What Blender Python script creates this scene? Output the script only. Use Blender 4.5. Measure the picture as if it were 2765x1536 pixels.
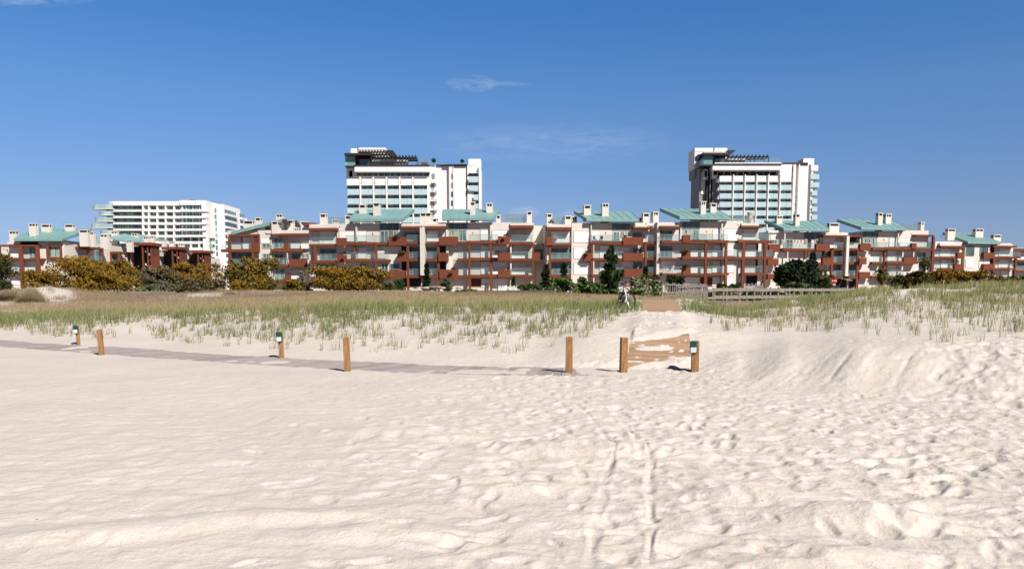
import bpy, math, random
import numpy as np
from mathutils import Vector, Matrix
random.seed(7); RNG = np.random.default_rng(11)
for o in list(bpy.data.objects): bpy.data.objects.remove(o)
S = bpy.context.scene
COL = S.collection
rad = math.radians

# ------------------------------------------------------------ camera
FPX = 2150.0; W0 = 2765.0; H0 = 1536.0
HOR = 785.0; PITCH = rad(6.0); YP = HOR + FPX*math.tan(PITCH); CX = W0/2; EYE = 1.7
cd = bpy.data.cameras.new("camera"); cam = bpy.data.objects.new("camera", cd); COL.objects.link(cam)
cam.location = (0, 0, EYE); cam.rotation_euler = (rad(90)-PITCH, 0, 0)
cd.sensor_width = 36; cd.lens = 36*FPX/W0; cd.shift_x = 0
cd.shift_y = (YP-H0/2)/W0
cd.clip_start = 0.1; cd.clip_end = 20000
S.camera = cam

# ------------------------------------------------------------ light
SUN_EL = rad(43); SX, SY = 0.60, -0.80          # direction towards the sun (x right, y away)
sd = bpy.data.lights.new("sun", 'SUN'); sun = bpy.data.objects.new("sun", sd); COL.objects.link(sun)
sd.energy = 4.7; sd.angle = rad(0.53); sd.color = (1.0, 0.925, 0.845)
tosun = Vector((SX*math.cos(SUN_EL), SY*math.cos(SUN_EL), math.sin(SUN_EL)))
sun.rotation_euler = tosun.to_track_quat('Z', 'Y').to_euler()
w = bpy.data.worlds.new("World"); S.world = w; w.use_nodes = True
nt = w.node_tree; nt.nodes.clear()
out = nt.nodes.new('ShaderNodeOutputWorld'); bg = nt.nodes.new('ShaderNodeBackground')
sky = nt.nodes.new('ShaderNodeTexSky'); sky.sky_type = 'NISHITA'; sky.sun_disc = False
sky.sun_elevation = SUN_EL; sky.sun_rotation = math.atan2(SX, SY)
sky.air_density = 1.0; sky.dust_density = 0.35; sky.ozone_density = 3.0; sky.altitude = 0
bg.inputs['Strength'].default_value = 0.072
# saturated clear air and thin wisps of cloud, both functions of the direction in the sky
hsv = nt.nodes.new('ShaderNodeHueSaturation'); hsv.inputs['Saturation'].default_value = 1.0
mul = nt.nodes.new('ShaderNodeMix'); mul.data_type = 'RGBA'; mul.blend_type = 'MULTIPLY'; mul.inputs['Factor'].default_value = 1
tint = nt.nodes.new('ShaderNodeValToRGB'); tint.color_ramp.elements.remove(tint.color_ramp.elements[0])
for i_, (p_, c_) in enumerate([(0.0, (0.55, 0.61, 0.90)), (0.03, (0.64, 0.605, 0.76)), (0.09, (0.70, 0.625, 0.68)), (0.225, (0.65, 0.755, 0.80)), (0.36, (0.38, 0.74, 0.90)), (0.75, (0.16, 0.165, 0.17))]):
    e_ = tint.color_ramp.elements[0] if i_ == 0 else tint.color_ramp.elements.new(p_)
    e_.position = p_; e_.color = (c_[0]*0.78, c_[1]*0.97, c_[2]*1.25, 1)
tc = nt.nodes.new('ShaderNodeTexCoord')
nt.links.new(sky.outputs[0], hsv.inputs['Color']); nt.links.new(hsv.outputs[0], mul.inputs[6])
sep = nt.nodes.new('ShaderNodeSeparateXYZ'); nt.links.new(tc.outputs['Generated'], sep.inputs[0])
nt.links.new(sep.outputs[2], tint.inputs[0]); nt.links.new(tint.outputs[0], mul.inputs[7])
cur = mul.outputs[2]
def mnode(op, a, b=None, c=None):
    n = nt.nodes.new('ShaderNodeMath'); n.operation = op
    for i, v in enumerate((a, b, c)):
        if v is None: continue
        if isinstance(v, (int, float)): n.inputs[i].default_value = v
        else: nt.links.new(v, n.inputs[i])
    return n.outputs[0]
azi = mnode('DIVIDE', sep.outputs[0], sep.outputs[1]); ele = mnode('DIVIDE', sep.outputs[2], sep.outputs[1])
cmb = nt.nodes.new('ShaderNodeCombineXYZ')
nt.links.new(mnode('MULTIPLY', azi, 9.0), cmb.inputs[0]); nt.links.new(mnode('MULTIPLY', ele, 38.0), cmb.inputs[1])
nz = nt.nodes.new('ShaderNodeTexNoise'); nz.inputs['Scale'].default_value = 3.0; nz.inputs['Detail'].default_value = 7; nz.inputs['Roughness'].default_value = 0.6
nz.inputs['Distortion'].default_value = 0.6
nt.links.new(cmb.outputs[0], nz.inputs['Vector'])
def cloud(a0, e0, ra, re, strength, thr=0.45):
    global cur
    u = mnode('DIVIDE', mnode('SUBTRACT', azi, a0), ra); v = mnode('DIVIDE', mnode('SUBTRACT', ele, e0), re)
    r = mnode('ADD', mnode('MULTIPLY', u, u), mnode('MULTIPLY', v, v))
    m = mnode('MAXIMUM', mnode('SUBTRACT', 1.0, r), 0.0)
    n = mnode('MAXIMUM', mnode('SUBTRACT', nz.outputs[0], thr), 0.0)
    f = mnode('MULTIPLY', mnode('MULTIPLY', m, n), strength)
    f = mnode('MINIMUM', f, 0.75)
    f = mnode('MULTIPLY', f, mnode('GREATER_THAN', sep.outputs[1], 0.02))
    mx = nt.nodes.new('ShaderNodeMix'); mx.data_type = 'RGBA'
    nt.links.new(f, mx.inputs[0]); nt.links.new(cur, mx.inputs[6]); mx.inputs[7].default_value = (5.2, 6.0, 7.4, 1)
    cur = mx.outputs[2]
def ae(px, py): return (px-CX)/FPX*0.99, (HOR-py)/FPX
def cl(px, py, rx, ry, s, thr=0.45):
    a, e = ae(px, py); cloud(a, e, rx/FPX, ry/FPX, s, thr)
cl(1275, 247, 72, 24, 1.9, 0.40); cl(1370, 248, 70, 7, 1.0, 0.4); cl(1490, 400, 380, 60, 0.62, 0.3)
cl(120, 10, 240, 48, 2.4, 0.40); cl(1415, 578, 48, 18, 1.6, 0.3); cl(1545, 585, 46, 16, 1.4, 0.3)
# sky behind the viewer dimmed, to lessen the fill light in the facade shade
ms = mnode('ADD', mnode('MULTIPLY', mnode('MINIMUM', mnode('MAXIMUM', mnode('ADD', mnode('MULTIPLY', sep.outputs[1], 1.6), 0.6), 0.0), 1.0), 0.5), 0.5)
vm = nt.nodes.new('ShaderNodeVectorMath'); vm.operation = 'SCALE'; nt.links.new(cur, vm.inputs[0]); nt.links.new(ms, vm.inputs['Scale'])
nt.links.new(vm.outputs[0], bg.inputs['Color']); nt.links.new(bg.outputs[0], out.inputs[0])
S.view_settings.view_transform = 'Standard'; S.view_settings.look = 'None'
S.view_settings.exposure = 0.594; S.view_settings.gamma = 1
S.render.engine = 'CYCLES'
S.cycles.transparent_max_bounces = 24; S.cycles.max_bounces = 6

# ------------------------------------------------------------ pixel rays (to read distances off the photograph)
cp, sp = math.cos(PITCH), math.sin(PITCH)
def ray(px, py):
    a = (px-CX)/FPX; b = -(py-YP)/FPX
    return Vector((a, cp + b*sp, -sp + b*cp))
def atY(px, py, Y):
    d = ray(px, py); t = Y/d.y
    return Vector((d.x*t, Y, EYE + d.z*t))
def zat(py, Y): return atY(CX, py, Y).z
def xat(px, Y): return (px-CX)/FPX*Y/cp*1.0 if False else atY(px, HOR, Y).x
def topx(x, y, z):
    # world -> photo pixel (numpy friendly)
    dz = z-EYE; f = y*cp - dz*sp; u = y*sp + dz*cp
    return CX + FPX*x/f, YP - FPX*u/f
def gy(py, z=0.0):
    d = ray(CX, py); t = (z-EYE)/d.z
    return d.y*t

# ------------------------------------------------------------ materials
AK = 0.76   # scales every albedo down, so less bounce light fills the shade
def mat(name, col, rough=0.8, spec=0.3, metal=0.0, nscale=None, namt=0.12, bump=0.0, bscale=40, col2=None, streak=False):
    col = tuple(c*AK for c in col); col2 = tuple(c*AK for c in col2) if col2 else None
    m = bpy.data.materials.new(name); m.use_nodes = True; t = m.node_tree
    b = t.nodes['Principled BSDF']; b.inputs['Roughness'].default_value = rough
    b.inputs['Specular IOR Level'].default_value = spec; b.inputs['Metallic'].default_value = metal
    b.inputs['Base Color'].default_value = (*col, 1)
    if nscale:
        co = t.nodes.new('ShaderNodeTexCoord'); n = t.nodes.new('ShaderNodeTexNoise')
        n.inputs['Scale'].default_value = nscale; n.inputs['Detail'].default_value = 6; n.inputs['Roughness'].default_value = 0.65
        mp = t.nodes.new('ShaderNodeMapping')
        if streak: mp.inputs['Scale'].default_value = (1, 1, 0.12)
        t.links.new(co.outputs['Object'], mp.inputs[0]); t.links.new(mp.outputs[0], n.inputs['Vector'])
        r = t.nodes.new('ShaderNodeValToRGB'); c2 = col2 or tuple(c*(1-2*namt) for c in col)
        r.color_ramp.elements[0].position = 0.3; r.color_ramp.elements[1].position = 0.7
        r.color_ramp.elements[0].color = (*c2, 1); r.color_ramp.elements[1].color = (*[min(1, c*(1+namt*0.5)) for c in col], 1)
        t.links.new(n.outputs[0], r.inputs[0]); t.links.new(r.outputs[0], b.inputs['Base Color'])
    if bump:
        co = t.nodes.new('ShaderNodeTexCoord'); n = t.nodes.new('ShaderNodeTexNoise'); n.inputs['Scale'].default_value = bscale
        n.inputs['Detail'].default_value = 5
        bp = t.nodes.new('ShaderNodeBump'); bp.inputs['Strength'].default_value = bump; bp.inputs['Distance'].default_value = 0.02
        t.links.new(co.outputs['Object'], n.inputs['Vector']); t.links.new(n.outputs[0], bp.inputs['Height']); t.links.new(bp.outputs[0], b.inputs['Normal'])
    return m
M = {}
M['cream'] = mat('cream_render', (0.81, 0.76, 0.69), 0.9, nscale=0.35, namt=0.05, streak=True)
M['white'] = mat('white_render', (0.99, 0.985, 0.97), 0.85, nscale=0.2, namt=0.03, streak=True)
M['shut'] = mat('white_shutter', (1.0, 0.985, 0.95), 0.6, nscale=0.5, namt=0.02)
M['grey'] = mat('grey_concrete_and_shade', (0.34, 0.35, 0.36), 0.9, nscale=0.3, namt=0.08, streak=True)
M['red'] = mat('red_render', (0.212, 0.060, 0.031), 0.9, nscale=0.5, namt=0.08, streak=True)
M['teal'] = mat('green_copper', (0.235, 0.435, 0.43), 0.55, 0.4, nscale=0.5, namt=0.10, col2=(0.22, 0.36, 0.345))
M['seam'] = mat('copper_seam', (0.17, 0.345, 0.34), 0.6)
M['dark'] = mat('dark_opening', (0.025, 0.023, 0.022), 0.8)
M['soffit'] = mat('dark_timber', (0.06, 0.04, 0.03), 0.8)
M['bronze'] = mat('bronze_steel', (0.055, 0.045, 0.045), 0.5, metal=0.3)
M['metal'] = mat('galvanised_rail', (0.55, 0.56, 0.56), 0.35, metal=0.6)
M['frame'] = mat('cream_frame', (0.62, 0.60, 0.50), 0.6)
M['brick'] = mat('red_brick_tile', (0.20, 0.065, 0.045), 0.85, nscale=3, namt=0.2)
M['paleblue'] = mat('pale_blue_glass_panel', (0.55, 0.74, 0.80), 0.25, 0.6)
M['wood'] = mat('post_wood', (0.44, 0.235, 0.10), 0.85, nscale=26, namt=0.30, bump=0.5, bscale=30, streak=True)
M['oldwood'] = mat('weathered_wood', (0.36, 0.32, 0.27), 0.9, nscale=6, namt=0.25)
M['plankd'] = mat('darker_plank', (0.42, 0.275, 0.17), 0.9, nscale=14, namt=0.12)
M['plankgreyd'] = mat('darker_grey_plank', (0.40, 0.335, 0.33), 0.9, nscale=2.5, namt=0.13)
M['plank'] = mat('boardwalk_plank', (0.52, 0.345, 0.215), 0.9, nscale=14, namt=0.12)
M['plankgrey'] = mat('grey_plank', (0.50, 0.43, 0.415), 0.9, nscale=2.5, namt=0.13)
M['bark'] = mat('bark', (0.13, 0.10, 0.08), 0.95, nscale=8, namt=0.25)
M['greenplastic'] = mat('green_plastic', (0.008, 0.07, 0.05), 0.35, 0.5)
M['lens'] = mat('white_lens', (0.72, 0.75, 0.78), 0.25, 0.6)
M['rubber'] = mat('black_rubber', (0.02, 0.02, 0.022), 0.6)
M['paintw'] = mat('white_paint', (0.80, 0.80, 0.82), 0.3, 0.5)
M['paintr'] = mat('red_paint', (0.45, 0.04, 0.04), 0.35, 0.5)
M['chrome'] = mat('steel', (0.6, 0.6, 0.62), 0.3, metal=0.8)
M['rock'] = mat('pale_rock', (0.52, 0.45, 0.38), 0.9, nscale=3, namt=0.2, bump=0.4, bscale=6)
M['chair'] = mat('dark_chair', (0.05, 0.05, 0.06), 0.6)
M['redsign'] = mat('sign_red', (0.6, 0.03, 0.03), 0.5)
def glassmat(name, tint, refl, alpha):
    m = bpy.data.materials.new(name); m.use_nodes = True; t = m.node_tree; t.nodes.clear()
    o = t.nodes.new('ShaderNodeOutputMaterial'); tr = t.nodes.new('ShaderNodeBsdfTransparent'); df = t.nodes.new('ShaderNodeBsdfDiffuse')
    gl = t.nodes.new('ShaderNodeBsdfGlossy'); m1 = t.nodes.new('ShaderNodeMixShader'); m2 = t.nodes.new('ShaderNodeMixShader')
    tr.inputs[0].default_value = (*tint, 1); df.inputs[0].default_value = (*refl, 1); gl.inputs['Roughness'].default_value = 0.05
    m1.inputs[0].default_value = alpha; m2.inputs[0].default_value = 0.08
    t.links.new(tr.outputs[0], m1.inputs[1]); t.links.new(df.outputs[0], m1.inputs[2])
    t.links.new(m1.outputs[0], m2.inputs[1]); t.links.new(gl.outputs[0], m2.inputs[2]); t.links.new(m2.outputs[0], o.inputs[0])
    return m
M['railglass'] = glassmat('railing_glass', (0.90, 0.95, 0.94), (0.50, 0.62, 0.62), 0.07)
def winmat(name, c1, c2, sc):
    m = mat(name, c1, 0.12, 0.6); t = m.node_tree; b = t.nodes['Principled BSDF']
    co = t.nodes.new('ShaderNodeTexCoord'); mp = t.nodes.new('ShaderNodeMapping'); mp.inputs['Scale'].default_value = (sc, sc, 0.15)
    n = t.nodes.new('ShaderNodeTexNoise'); n.inputs['Scale'].default_value = 1.0; n.inputs['Detail'].default_value = 2
    r = t.nodes.new('ShaderNodeValToRGB'); r.color_ramp.elements[0].position = 0.45; r.color_ramp.elements[1].position = 0.6
    r.color_ramp.elements[0].color = (*c1, 1); r.color_ramp.elements[1].color = (*c2, 1)
    t.links.new(co.outputs['Object'], mp.inputs[0]); t.links.new(mp.outputs[0], n.inputs['Vector'])
    t.links.new(n.outputs[0], r.inputs[0]); t.links.new(r.outputs[0], b.inputs['Base Color'])
    return m
M['glass'] = winmat('dark_window_glass', (0.045, 0.085, 0.095), (0.10, 0.17, 0.17), 1.1)
M['curt'] = winmat('curtained_window', (0.07, 0.14, 0.14), (0.30, 0.40, 0.36), 1.6)
M['tealglass'] = winmat('teal_glass', (0.14, 0.28, 0.28), (0.24, 0.40, 0.40), 0.4)
M['paleteal'] = winmat('pale_teal_glass', (0.30, 0.42, 0.42), (0.42, 0.54, 0.53), 0.3)

# ------------------------------------------------------------ object helpers
def tag(o, label=None, cat=None, group=None, kind=None):
    if label: o['label'] = label
    if cat: o['category'] = cat
    if group: o['group'] = group
    if kind: o['kind'] = kind
    return o
def thing(name, label, cat, loc=(0, 0, 0), rz=0.0, group=None):
    o = bpy.data.objects.new(name, None); COL.objects.link(o); o.empty_display_size = 0.5
    o.location = loc; o.rotation_euler = (0, 0, rz)
    return tag(o, label, cat, group)
def obj(name, me, parent=None):
    o = bpy.data.objects.new(name, me); COL.objects.link(o)
    if parent is not None: o.parent = parent
    return o
class MB:
    def __init__(s): s.v = []; s.f = []; s.m = []; s.mats = []
    def mi(s, m):
        if m not in s.mats: s.mats.append(m)
        return s.mats.index(m)
    def hexa(s, pts, m):
        n = len(s.v); s.v += [tuple(p) for p in pts]; k = s.mi(m)
        for q in ((0, 3, 2, 1), (4, 5, 6, 7), (0, 1, 5, 4), (1, 2, 6, 5), (2, 3, 7, 6), (3, 0, 4, 7)):
            s.f.append([n+i for i in q]); s.m.append(k)
        return s
    def box(s, x0, x1, y0, y1, z0, z1, m):
        if x1 < x0: x0, x1 = x1, x0
        if y1 < y0: y0, y1 = y1, y0
        if z1 < z0: z0, z1 = z1, z0
        return s.hexa([(x0, y0, z0), (x1, y0, z0), (x1, y1, z0), (x0, y1, z0), (x0, y0, z1), (x1, y0, z1), (x1, y1, z1), (x0, y1, z1)], m)
    def tube(s, pts, r, m, n=8, cap=True):
        pts = [Vector(p) for p in pts]; k = s.mi(m); base = len(s.v)
        rs = r if isinstance(r, (list, tuple)) else [r]*len(pts)
        for i, p in enumerate(pts):
            d = (pts[min(i+1, len(pts)-1)]-pts[max(i-1, 0)]).normalized()
            a = d.cross(Vector((0, 0, 1)));
            if a.length < 0.1: a = d.cross(Vector((1, 0, 0)))
            a.normalize(); b = d.cross(a)
            for j in range(n):
                t = 2*math.pi*j/n; s.v.append(tuple(p + (a*math.cos(t)+b*math.sin(t))*rs[i]))
        for i in range(len(pts)-1):
            for j in range(n):
                s.f.append([base+i*n+j, base+i*n+(j+1) % n, base+(i+1)*n+(j+1) % n, base+(i+1)*n+j]); s.m.append(k)
        if cap:
            s.f.append([base+j for j in range(n)]); s.m.append(k)
            s.f.append([base+(len(pts)-1)*n+j for j in range(n)][::-1]); s.m.append(k)
        return s
    def ring(s, c, ax, R, r, m, n=28, k=6):
        c = Vector(c); ax = Vector(ax).normalized(); a = ax.cross(Vector((0, 0, 1))).normalized(); b = ax.cross(a); q = s.mi(m); base = len(s.v)
        for i in range(n):
            t = 2*math.pi*i/n; d = a*math.cos(t)+b*math.sin(t)
            for j in range(k):
                u = 2*math.pi*j/k; s.v.append(tuple(c + d*(R+r*math.cos(u)) + ax*r*math.sin(u)))
        for i in range(n):
            for j in range(k):
                s.f.append([base+i*k+j, base+((i+1) % n)*k+j, base+((i+1) % n)*k+(j+1) % k, base+i*k+(j+1) % k]); s.m.append(q)
        return s
    def build(s, name, parent=None, smooth=False):
        me = bpy.data.meshes.new(name); me.from_pydata(s.v, [], s.f)
        for m in s.mats: me.materials.append(M[m] if isinstance(m, str) else m)
        me.polygons.foreach_set('material_index', s.m)
        if smooth: me.polygons.foreach_set('use_smooth', [True]*len(s.f))
        me.update()
        return obj(name, me, parent)
def npmesh(name, verts, faces, mats, mi=None, smooth=False):
    """verts (n,3), faces (m,k) arrays"""
    me = bpy.data.meshes.new(name); nv = len(verts); nf, k = faces.shape
    me.vertices.add(nv); me.vertices.foreach_set('co', np.asarray(verts, np.float32).ravel())
    me.loops.add(nf*k); me.loops.foreach_set('vertex_index', faces.astype(np.int32).ravel())
    me.polygons.add(nf); me.polygons.foreach_set('loop_start', np.arange(0, nf*k, k, dtype=np.int32))
    for m in mats: me.materials.append(M[m] if isinstance(m, str) else m)
    if mi is not None: me.polygons.foreach_set('material_index', mi.astype(np.int32))
    if smooth: me.polygons.foreach_set('use_smooth', np.ones(nf, bool))
    me.update(); me.validate()
    return me

# ------------------------------------------------------------ noise
_G = np.random.default_rng(5).random((256, 256))
def vnoise(x, y):
    xi = np.floor(x).astype(int); yi = np.floor(y).astype(int); fx = x-xi; fy = y-yi
    fx = fx*fx*fx*(fx*(fx*6-15)+10); fy = fy*fy*fy*(fy*(fy*6-15)+10)
    g = lambda a, b: _G[a & 255, b & 255]
    return (g(xi, yi)*(1-fx)+g(xi+1, yi)*fx)*(1-fy)+(g(xi, yi+1)*(1-fx)+g(xi+1, yi+1)*fx)*fy
def fbm(x, y, o=4, r=0.5):
    s = 0; a = 1; t = 0
    for i in range(o): s = s+a*vnoise(x*2**i+i*17.3, y*2**i+i*9.1); t += a; a *= r
    return s/t
def sstep(a, b, x):
    t = np.clip((x-a)/(b-a), 0, 1); return t*t*(3-2*t)

# ------------------------------------------------------------ terrain
COLS = {  # photo column: (distance, z or 'row')
 -900: [(30, 0.0), (44, 0.0), (60, 0.5), (75, 1.2), (100, 1.6), (130, 1.45)],
 0:    [(24, 0.0), (28.5, 0.0), (37, -868), (50, -831), (60, -813), (80, -795), (110, -792), (130, 1.45)],
 400:  [(20, 0.0), (24.3, 0.0), (28, -903), (32, -862), (38, -836), (46, -819), (62, -807), (85, -798), (110, -791), (130, 1.45)],
 700:  [(18, 0.0), (21, 0.0), (24.5, -908), (28, -868), (33, -838), (40, -814), (55, -803), (80, -793), (110, -787), (130, 1.45)],
 1000: [(16.5, 0.0), (19.7, 0.0), (23, -905), (27, -860), (31, -829), (38, -812), (50, -801), (75, -795), (110, -787), (130, 1.45)],
 1400: [(16, 0.0), (18, 0.0), (22, -897), (26, -853), (30, -829), (38, -811), (52, -802), (80, -798), (110, -790), (130, 1.45)],
 1690: [(16, 0.0), (17, 0.03), (20, -903), (26.5, -850), (30, -829), (36, -813), (48, -806), (70, -802), (110, -792), (130, 1.45)],
 1800: [(16, 0.0), (17, 0.03), (20, -903), (26.5, -850), (33, -813), (45, -811), (60, -807), (110, -793), (130, 1.45)],
 1880: [(16, 0.0), (17, 0.04), (20, -908), (26, -860), (32, -837), (38, -834), (50, -826), (70, -807), (110, -792), (130, 1.45)],
 2000: [(15.8, 0.0), (17, -968), (20.5, -908), (25, -868), (31, -842), (38, -836), (50, -826), (70, -807), (110, -791), (130, 1.45)],
 2150: [(14.2, 0.0), (16.2, -955), (19.5, -910), (25, -860), (31, -830), (38, -815), (48, -812), (70, -802), (110, -791), (130, 1.45)],
 2350: [(13.3, 0.0), (15.1, -943), (19, -898), (25, -833), (31, -804), (36, -789), (45, -796), (70, -792), (110, -791), (130, 1.45)],
 2500: [(12.9, 0.0), (14.9, -940), (18.5, -900), (24.5, -832), (30, -803), (35, -784), (45, -792), (70, -792), (110, -791), (130, 1.45)],
 2765: [(12.0, 0.0), (14.0, -954), (17, -913), (23, -842), (29, -802), (34, -777), (45, -786), (70, -787), (110, -791), (130, 1.45)],
 3700: [(10.0, 0.0), (12.0, 0.6), (17, 0.9), (23, 1.2), (29, 1.6), (34, 1.9), (45, 1.9), (110, 1.7), (130, 1.45)]}
_cols = []
_YS = np.concatenate([np.linspace(0, 60, 361), np.linspace(60.5, 140, 160)])
for u, l in sorted(COLS.items()):
    ys = [0]+[a for a, b in l]+[400]; zs = [0]+[b if b >= 0 else zat(-b, a) for a, b in l]; zs.append(zs[-1])
    z = np.interp(_YS, ys, zs)
    k = 5; zz = np.convolve(np.pad(z, k, mode='edge'), np.ones(2*k+1)/(2*k+1), 'valid'); _cols.append((u, zz))
_U = np.array([c[0] for c in _cols], float); _Z = np.array([c[1] for c in _cols])
def base_ground(x, y):
    x = np.asarray(x, float); y = np.asarray(y, float)
    u = CX + x/np.maximum(y, 0.5)*FPX
    u = np.clip(u, _U[0], _U[-1]-1e-3)
    i = np.clip(np.searchsorted(_U, u, 'right')-1, 0, len(_U)-2); t = (u-_U[i])/(_U[i+1]-_U[i]); t = t*t*(3-2*t)
    yy = np.clip(y, 0, 139.9); j = np.clip(np.searchsorted(_YS, yy, 'right')-1, 0, len(_YS)-2); s = (yy-_YS[j])/(_YS[j+1]-_YS[j])
    z = (_Z[i, j]*(1-s)+_Z[i, j+1]*s)*(1-t) + (_Z[i+1, j]*(1-s)+_Z[i+1, j+1]*s)*t
    return z

# boardwalks (centre lines in world metres: x, y, z)
BW1 = [(2.2, 16.75), (0.9, 16.85), (-1.6, 17.25), (-4.2, 18.45), (-8.7, 21.0), (-13.2, 23.9), (-16.6, 25.9), (-24.0, 30.2), (-34.0, 36.0)]
def bw1_dist(x, y):
    d = np.full(np.shape(x), 1e9)
    for (ax, ay), (bx, by) in zip(BW1[:-1], BW1[1:]):
        vx, vy = bx-ax, by-ay; t = np.clip(((x-ax)*vx+(y-ay)*vy)/(vx*vx+vy*vy), 0, 1)
        d = np.minimum(d, np.hypot(x-ax-t*vx, y-ay-t*vy))
    return d
_a = [(17.35, 1781, 1.40), (18.6, 1784, 1.40), (20.2, 1786, 1.40), (26.4, 1789, 1.40), (33.0, 1779, 1.40), (36.0, 1777, 1.4)]
def bw2_x(y): return np.interp(y, [a[0] for a in _a], [atY(a[1], HOR, a[0]).x for a in _a])
def bw2_z(y): return np.interp(y, [17.3, 20.2, 26.4, 33.0, 36.0], [0.07, zat(900, 20.2)+0.01, zat(849, 26.4)+0.03, zat(811, 33), zat(806, 36)])

ROWS = []
py = 1700.0
while py > 1000: ROWS.append(gy(py)); py -= 1.15
y_ = ROWS[-1]
while y_ < 46: y_ += max(0.035, 0.0024*y_**1.05); ROWS.append(y_)
while y_ < 7000: y_ *= 1.03; ROWS.append(y_)
ROWS = np.array([0.6, 1.2, 2.0, 2.8]+[r for r in ROWS if r > 3.2])
ULIST = np.concatenate([[-14000, -9000, -6000, -4000, -2800, -2000, -1400, -1000, -700, -450, -300, -200, -120], np.arange(-60, 2830, 2.3), [2880, 2960, 3050, 3200, 3450, 3750, 4200, 4800, 5600, 6800, 9000, 12000, 17000]])
UU, YY = np.meshgrid(ULIST, ROWS); XX = (UU-CX)/FPX*YY
ZZ = base_ground(XX, YY)
near = 1-sstep(34, 60, YY)
# gentle swells and wind-rounded lumps
right = sstep(-2.5, 2.5, XX+0.10*(YY-10))
wx = XX+0.5*fbm(XX*0.7, YY*0.7, 2); wy = YY+0.5*fbm(XX*0.7+40, YY*0.7, 2)
flat = 1-sstep(15.0, 20, YY-0.45*np.maximum(-XX, 0))
lumps = (1-np.abs(2*fbm(wx*1.25+3, wy*1.9, 3, 0.45)-1))
amp = (0.035+0.035*(1-sstep(6, 9.5, YY))) * (0.35+0.65*near)
onbw1 = 1-sstep(0.7, 1.3, bw1_dist(XX, YY))
amp = amp*(1-0.55*onbw1)*(0.55+0.45*(1-sstep(9, 16, YY))*1.0+0.25*right)
ZZ += (lumps-0.72)*amp*0.34
ZZ += (fbm(wx*4.3, wy*5.6, 4, 0.62)-0.5)*0.030*near*(0.35+0.65*right)*(1-0.6*onbw1)*(1-0.45*sstep(15, 19, YY))
ZZ += (fbm(XX*0.35, YY*0.35, 3)-0.5)*0.12*sstep(4, 10, YY)*(1-onbw1)*near*(0.35+0.65*sstep(20, 30, YY))
ZZ += (fbm(XX*0.5+9, YY*0.5, 3)-0.5)*0.5*sstep(24, 34, YY)*(1-sstep(42, 50, YY))*sstep(4, 9, XX)
for (mu, my, max_, may, mh) in ((150, 62, 3.6, 4.5, .42), (20, 60, 5, 4, .45), (560, 62, 5.5, 5, .32), (300, 74, 6, 6, .2), (840, 70, 6, 5, .2), (-200, 66, 8, 6, .5)):
    mx_ = (mu-CX)/FPX*my; ZZ += mh*np.exp(-(((XX-mx_)/max_)**2+((YY-my)/may)**2))*(0.8+0.4*fbm(XX*.5, YY*.5, 3))
ZZ += (fbm(XX*0.09+9, YY*0.09, 4)-0.5)*0.6*sstep(40, 62, YY)*(1-sstep(110, 150, YY))
ZZ += (fbm(XX*6, YY*6, 3)-0.5)*0.012*near
# wind ripple crests near the left foreground
rp = np.sin((XX*0.75+YY*1.9+1.6*fbm(XX*0.8, YY*0.8, 3)*2.2)*3.1)
ZZ += np.maximum(rp, -0.3)*0.005*(1-sstep(6.5, 10.5, YY))*(1-0.6*right)
# gullies on the bank on the right
uu = (UU-2050)/700.0; bank = np.exp(-((YY-(14.9-0.9*np.clip(uu, 0, 1.2)))/0.9)**2)*sstep(1900, 2080, UU)
gx = XX*2.3-YY*1.6; ZZ += (np.abs(2*vnoise(gx, YY*0.35+3)-1)-0.5)*0.05*bank
ZZ += (fbm(gx*1.9, YY*0.5+8, 3)-0.5)*0.04*bank
# local mounds seen in the foreground
def mound(px_, py_, ax, ay, h, rot=0.0):
    global ZZ
    Yc = gy(py_); Xc = atY(px_, HOR, Yc).x; c, s = math.cos(rot), math.sin(rot)
    dx = XX-Xc; dy = YY-Yc; u = (dx*c+dy*s)/ax; v = (-dx*s+dy*c)/ay
    ZZ = ZZ+h*np.exp(-(u*u+v*v)**1.3)
mound(1560, 1212, 0.95, 0.34, 0.10); mound(1770, 1228, 0.55, 0.25, 0.06); mound(1100, 1165, 0.9, 0.3, 0.07)
mound(2070, 1345, 0.5, 0.25, 0.10, -0.2); mound(2330, 1400, 0.55, 0.25, 0.12, -0.3); mound(1240, 1180, 0.5, 0.25, 0.05); mound(2300, 1510, 0.5, 0.2, 0.07)
mound(1000, 1440, 0.5, 0.2, 0.06); mound(700, 1400, 0.9, 0.2, 0.05, 0.15); mound(250, 1440, 0.7, 0.2, 0.05, 0.2); mound(1400, 1320, 0.6, 0.2, 0.05, 0.1)
# footprints
rowi = lambda a: int(np.searchsorted(ROWS, a))
def stamp(xc, yc, a, b, rot, d):
    R = max(a, b)*2.4; i0, i1 = rowi(yc-R), rowi(yc+R)+1
    if i1-i0 < 2: return
    u0 = CX+(xc-R)/max(yc-R, 2)*FPX; u1 = CX+(xc+R)/max(yc-R, 2)*FPX; u2 = CX+(xc-R)/(yc+R)*FPX; u3 = CX+(xc+R)/(yc+R)*FPX
    j0 = int(np.searchsorted(ULIST, min(u0, u2))); j1 = int(np.searchsorted(ULIST, max(u1, u3)))+1
    x = XX[i0:i1, j0:j1]-xc; y = YY[i0:i1, j0:j1]-yc; c, s = math.cos(rot), math.sin(rot)
    u = (x*c+y*s)/a; v = (-x*s+y*c)/b; r2 = u*u+v*v; d *= 0.40*(1-0.4*float(sstep(8, 13, yc)))
    ZZ[i0:i1, j0:j1] += -d*np.exp(-r2**2.1) + 0.20*d*np.exp(-((np.sqrt(r2)-1.5)/0.5)**2)*(1+0.9*np.tanh(u*1.5))
rg = random.Random(3)
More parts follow.
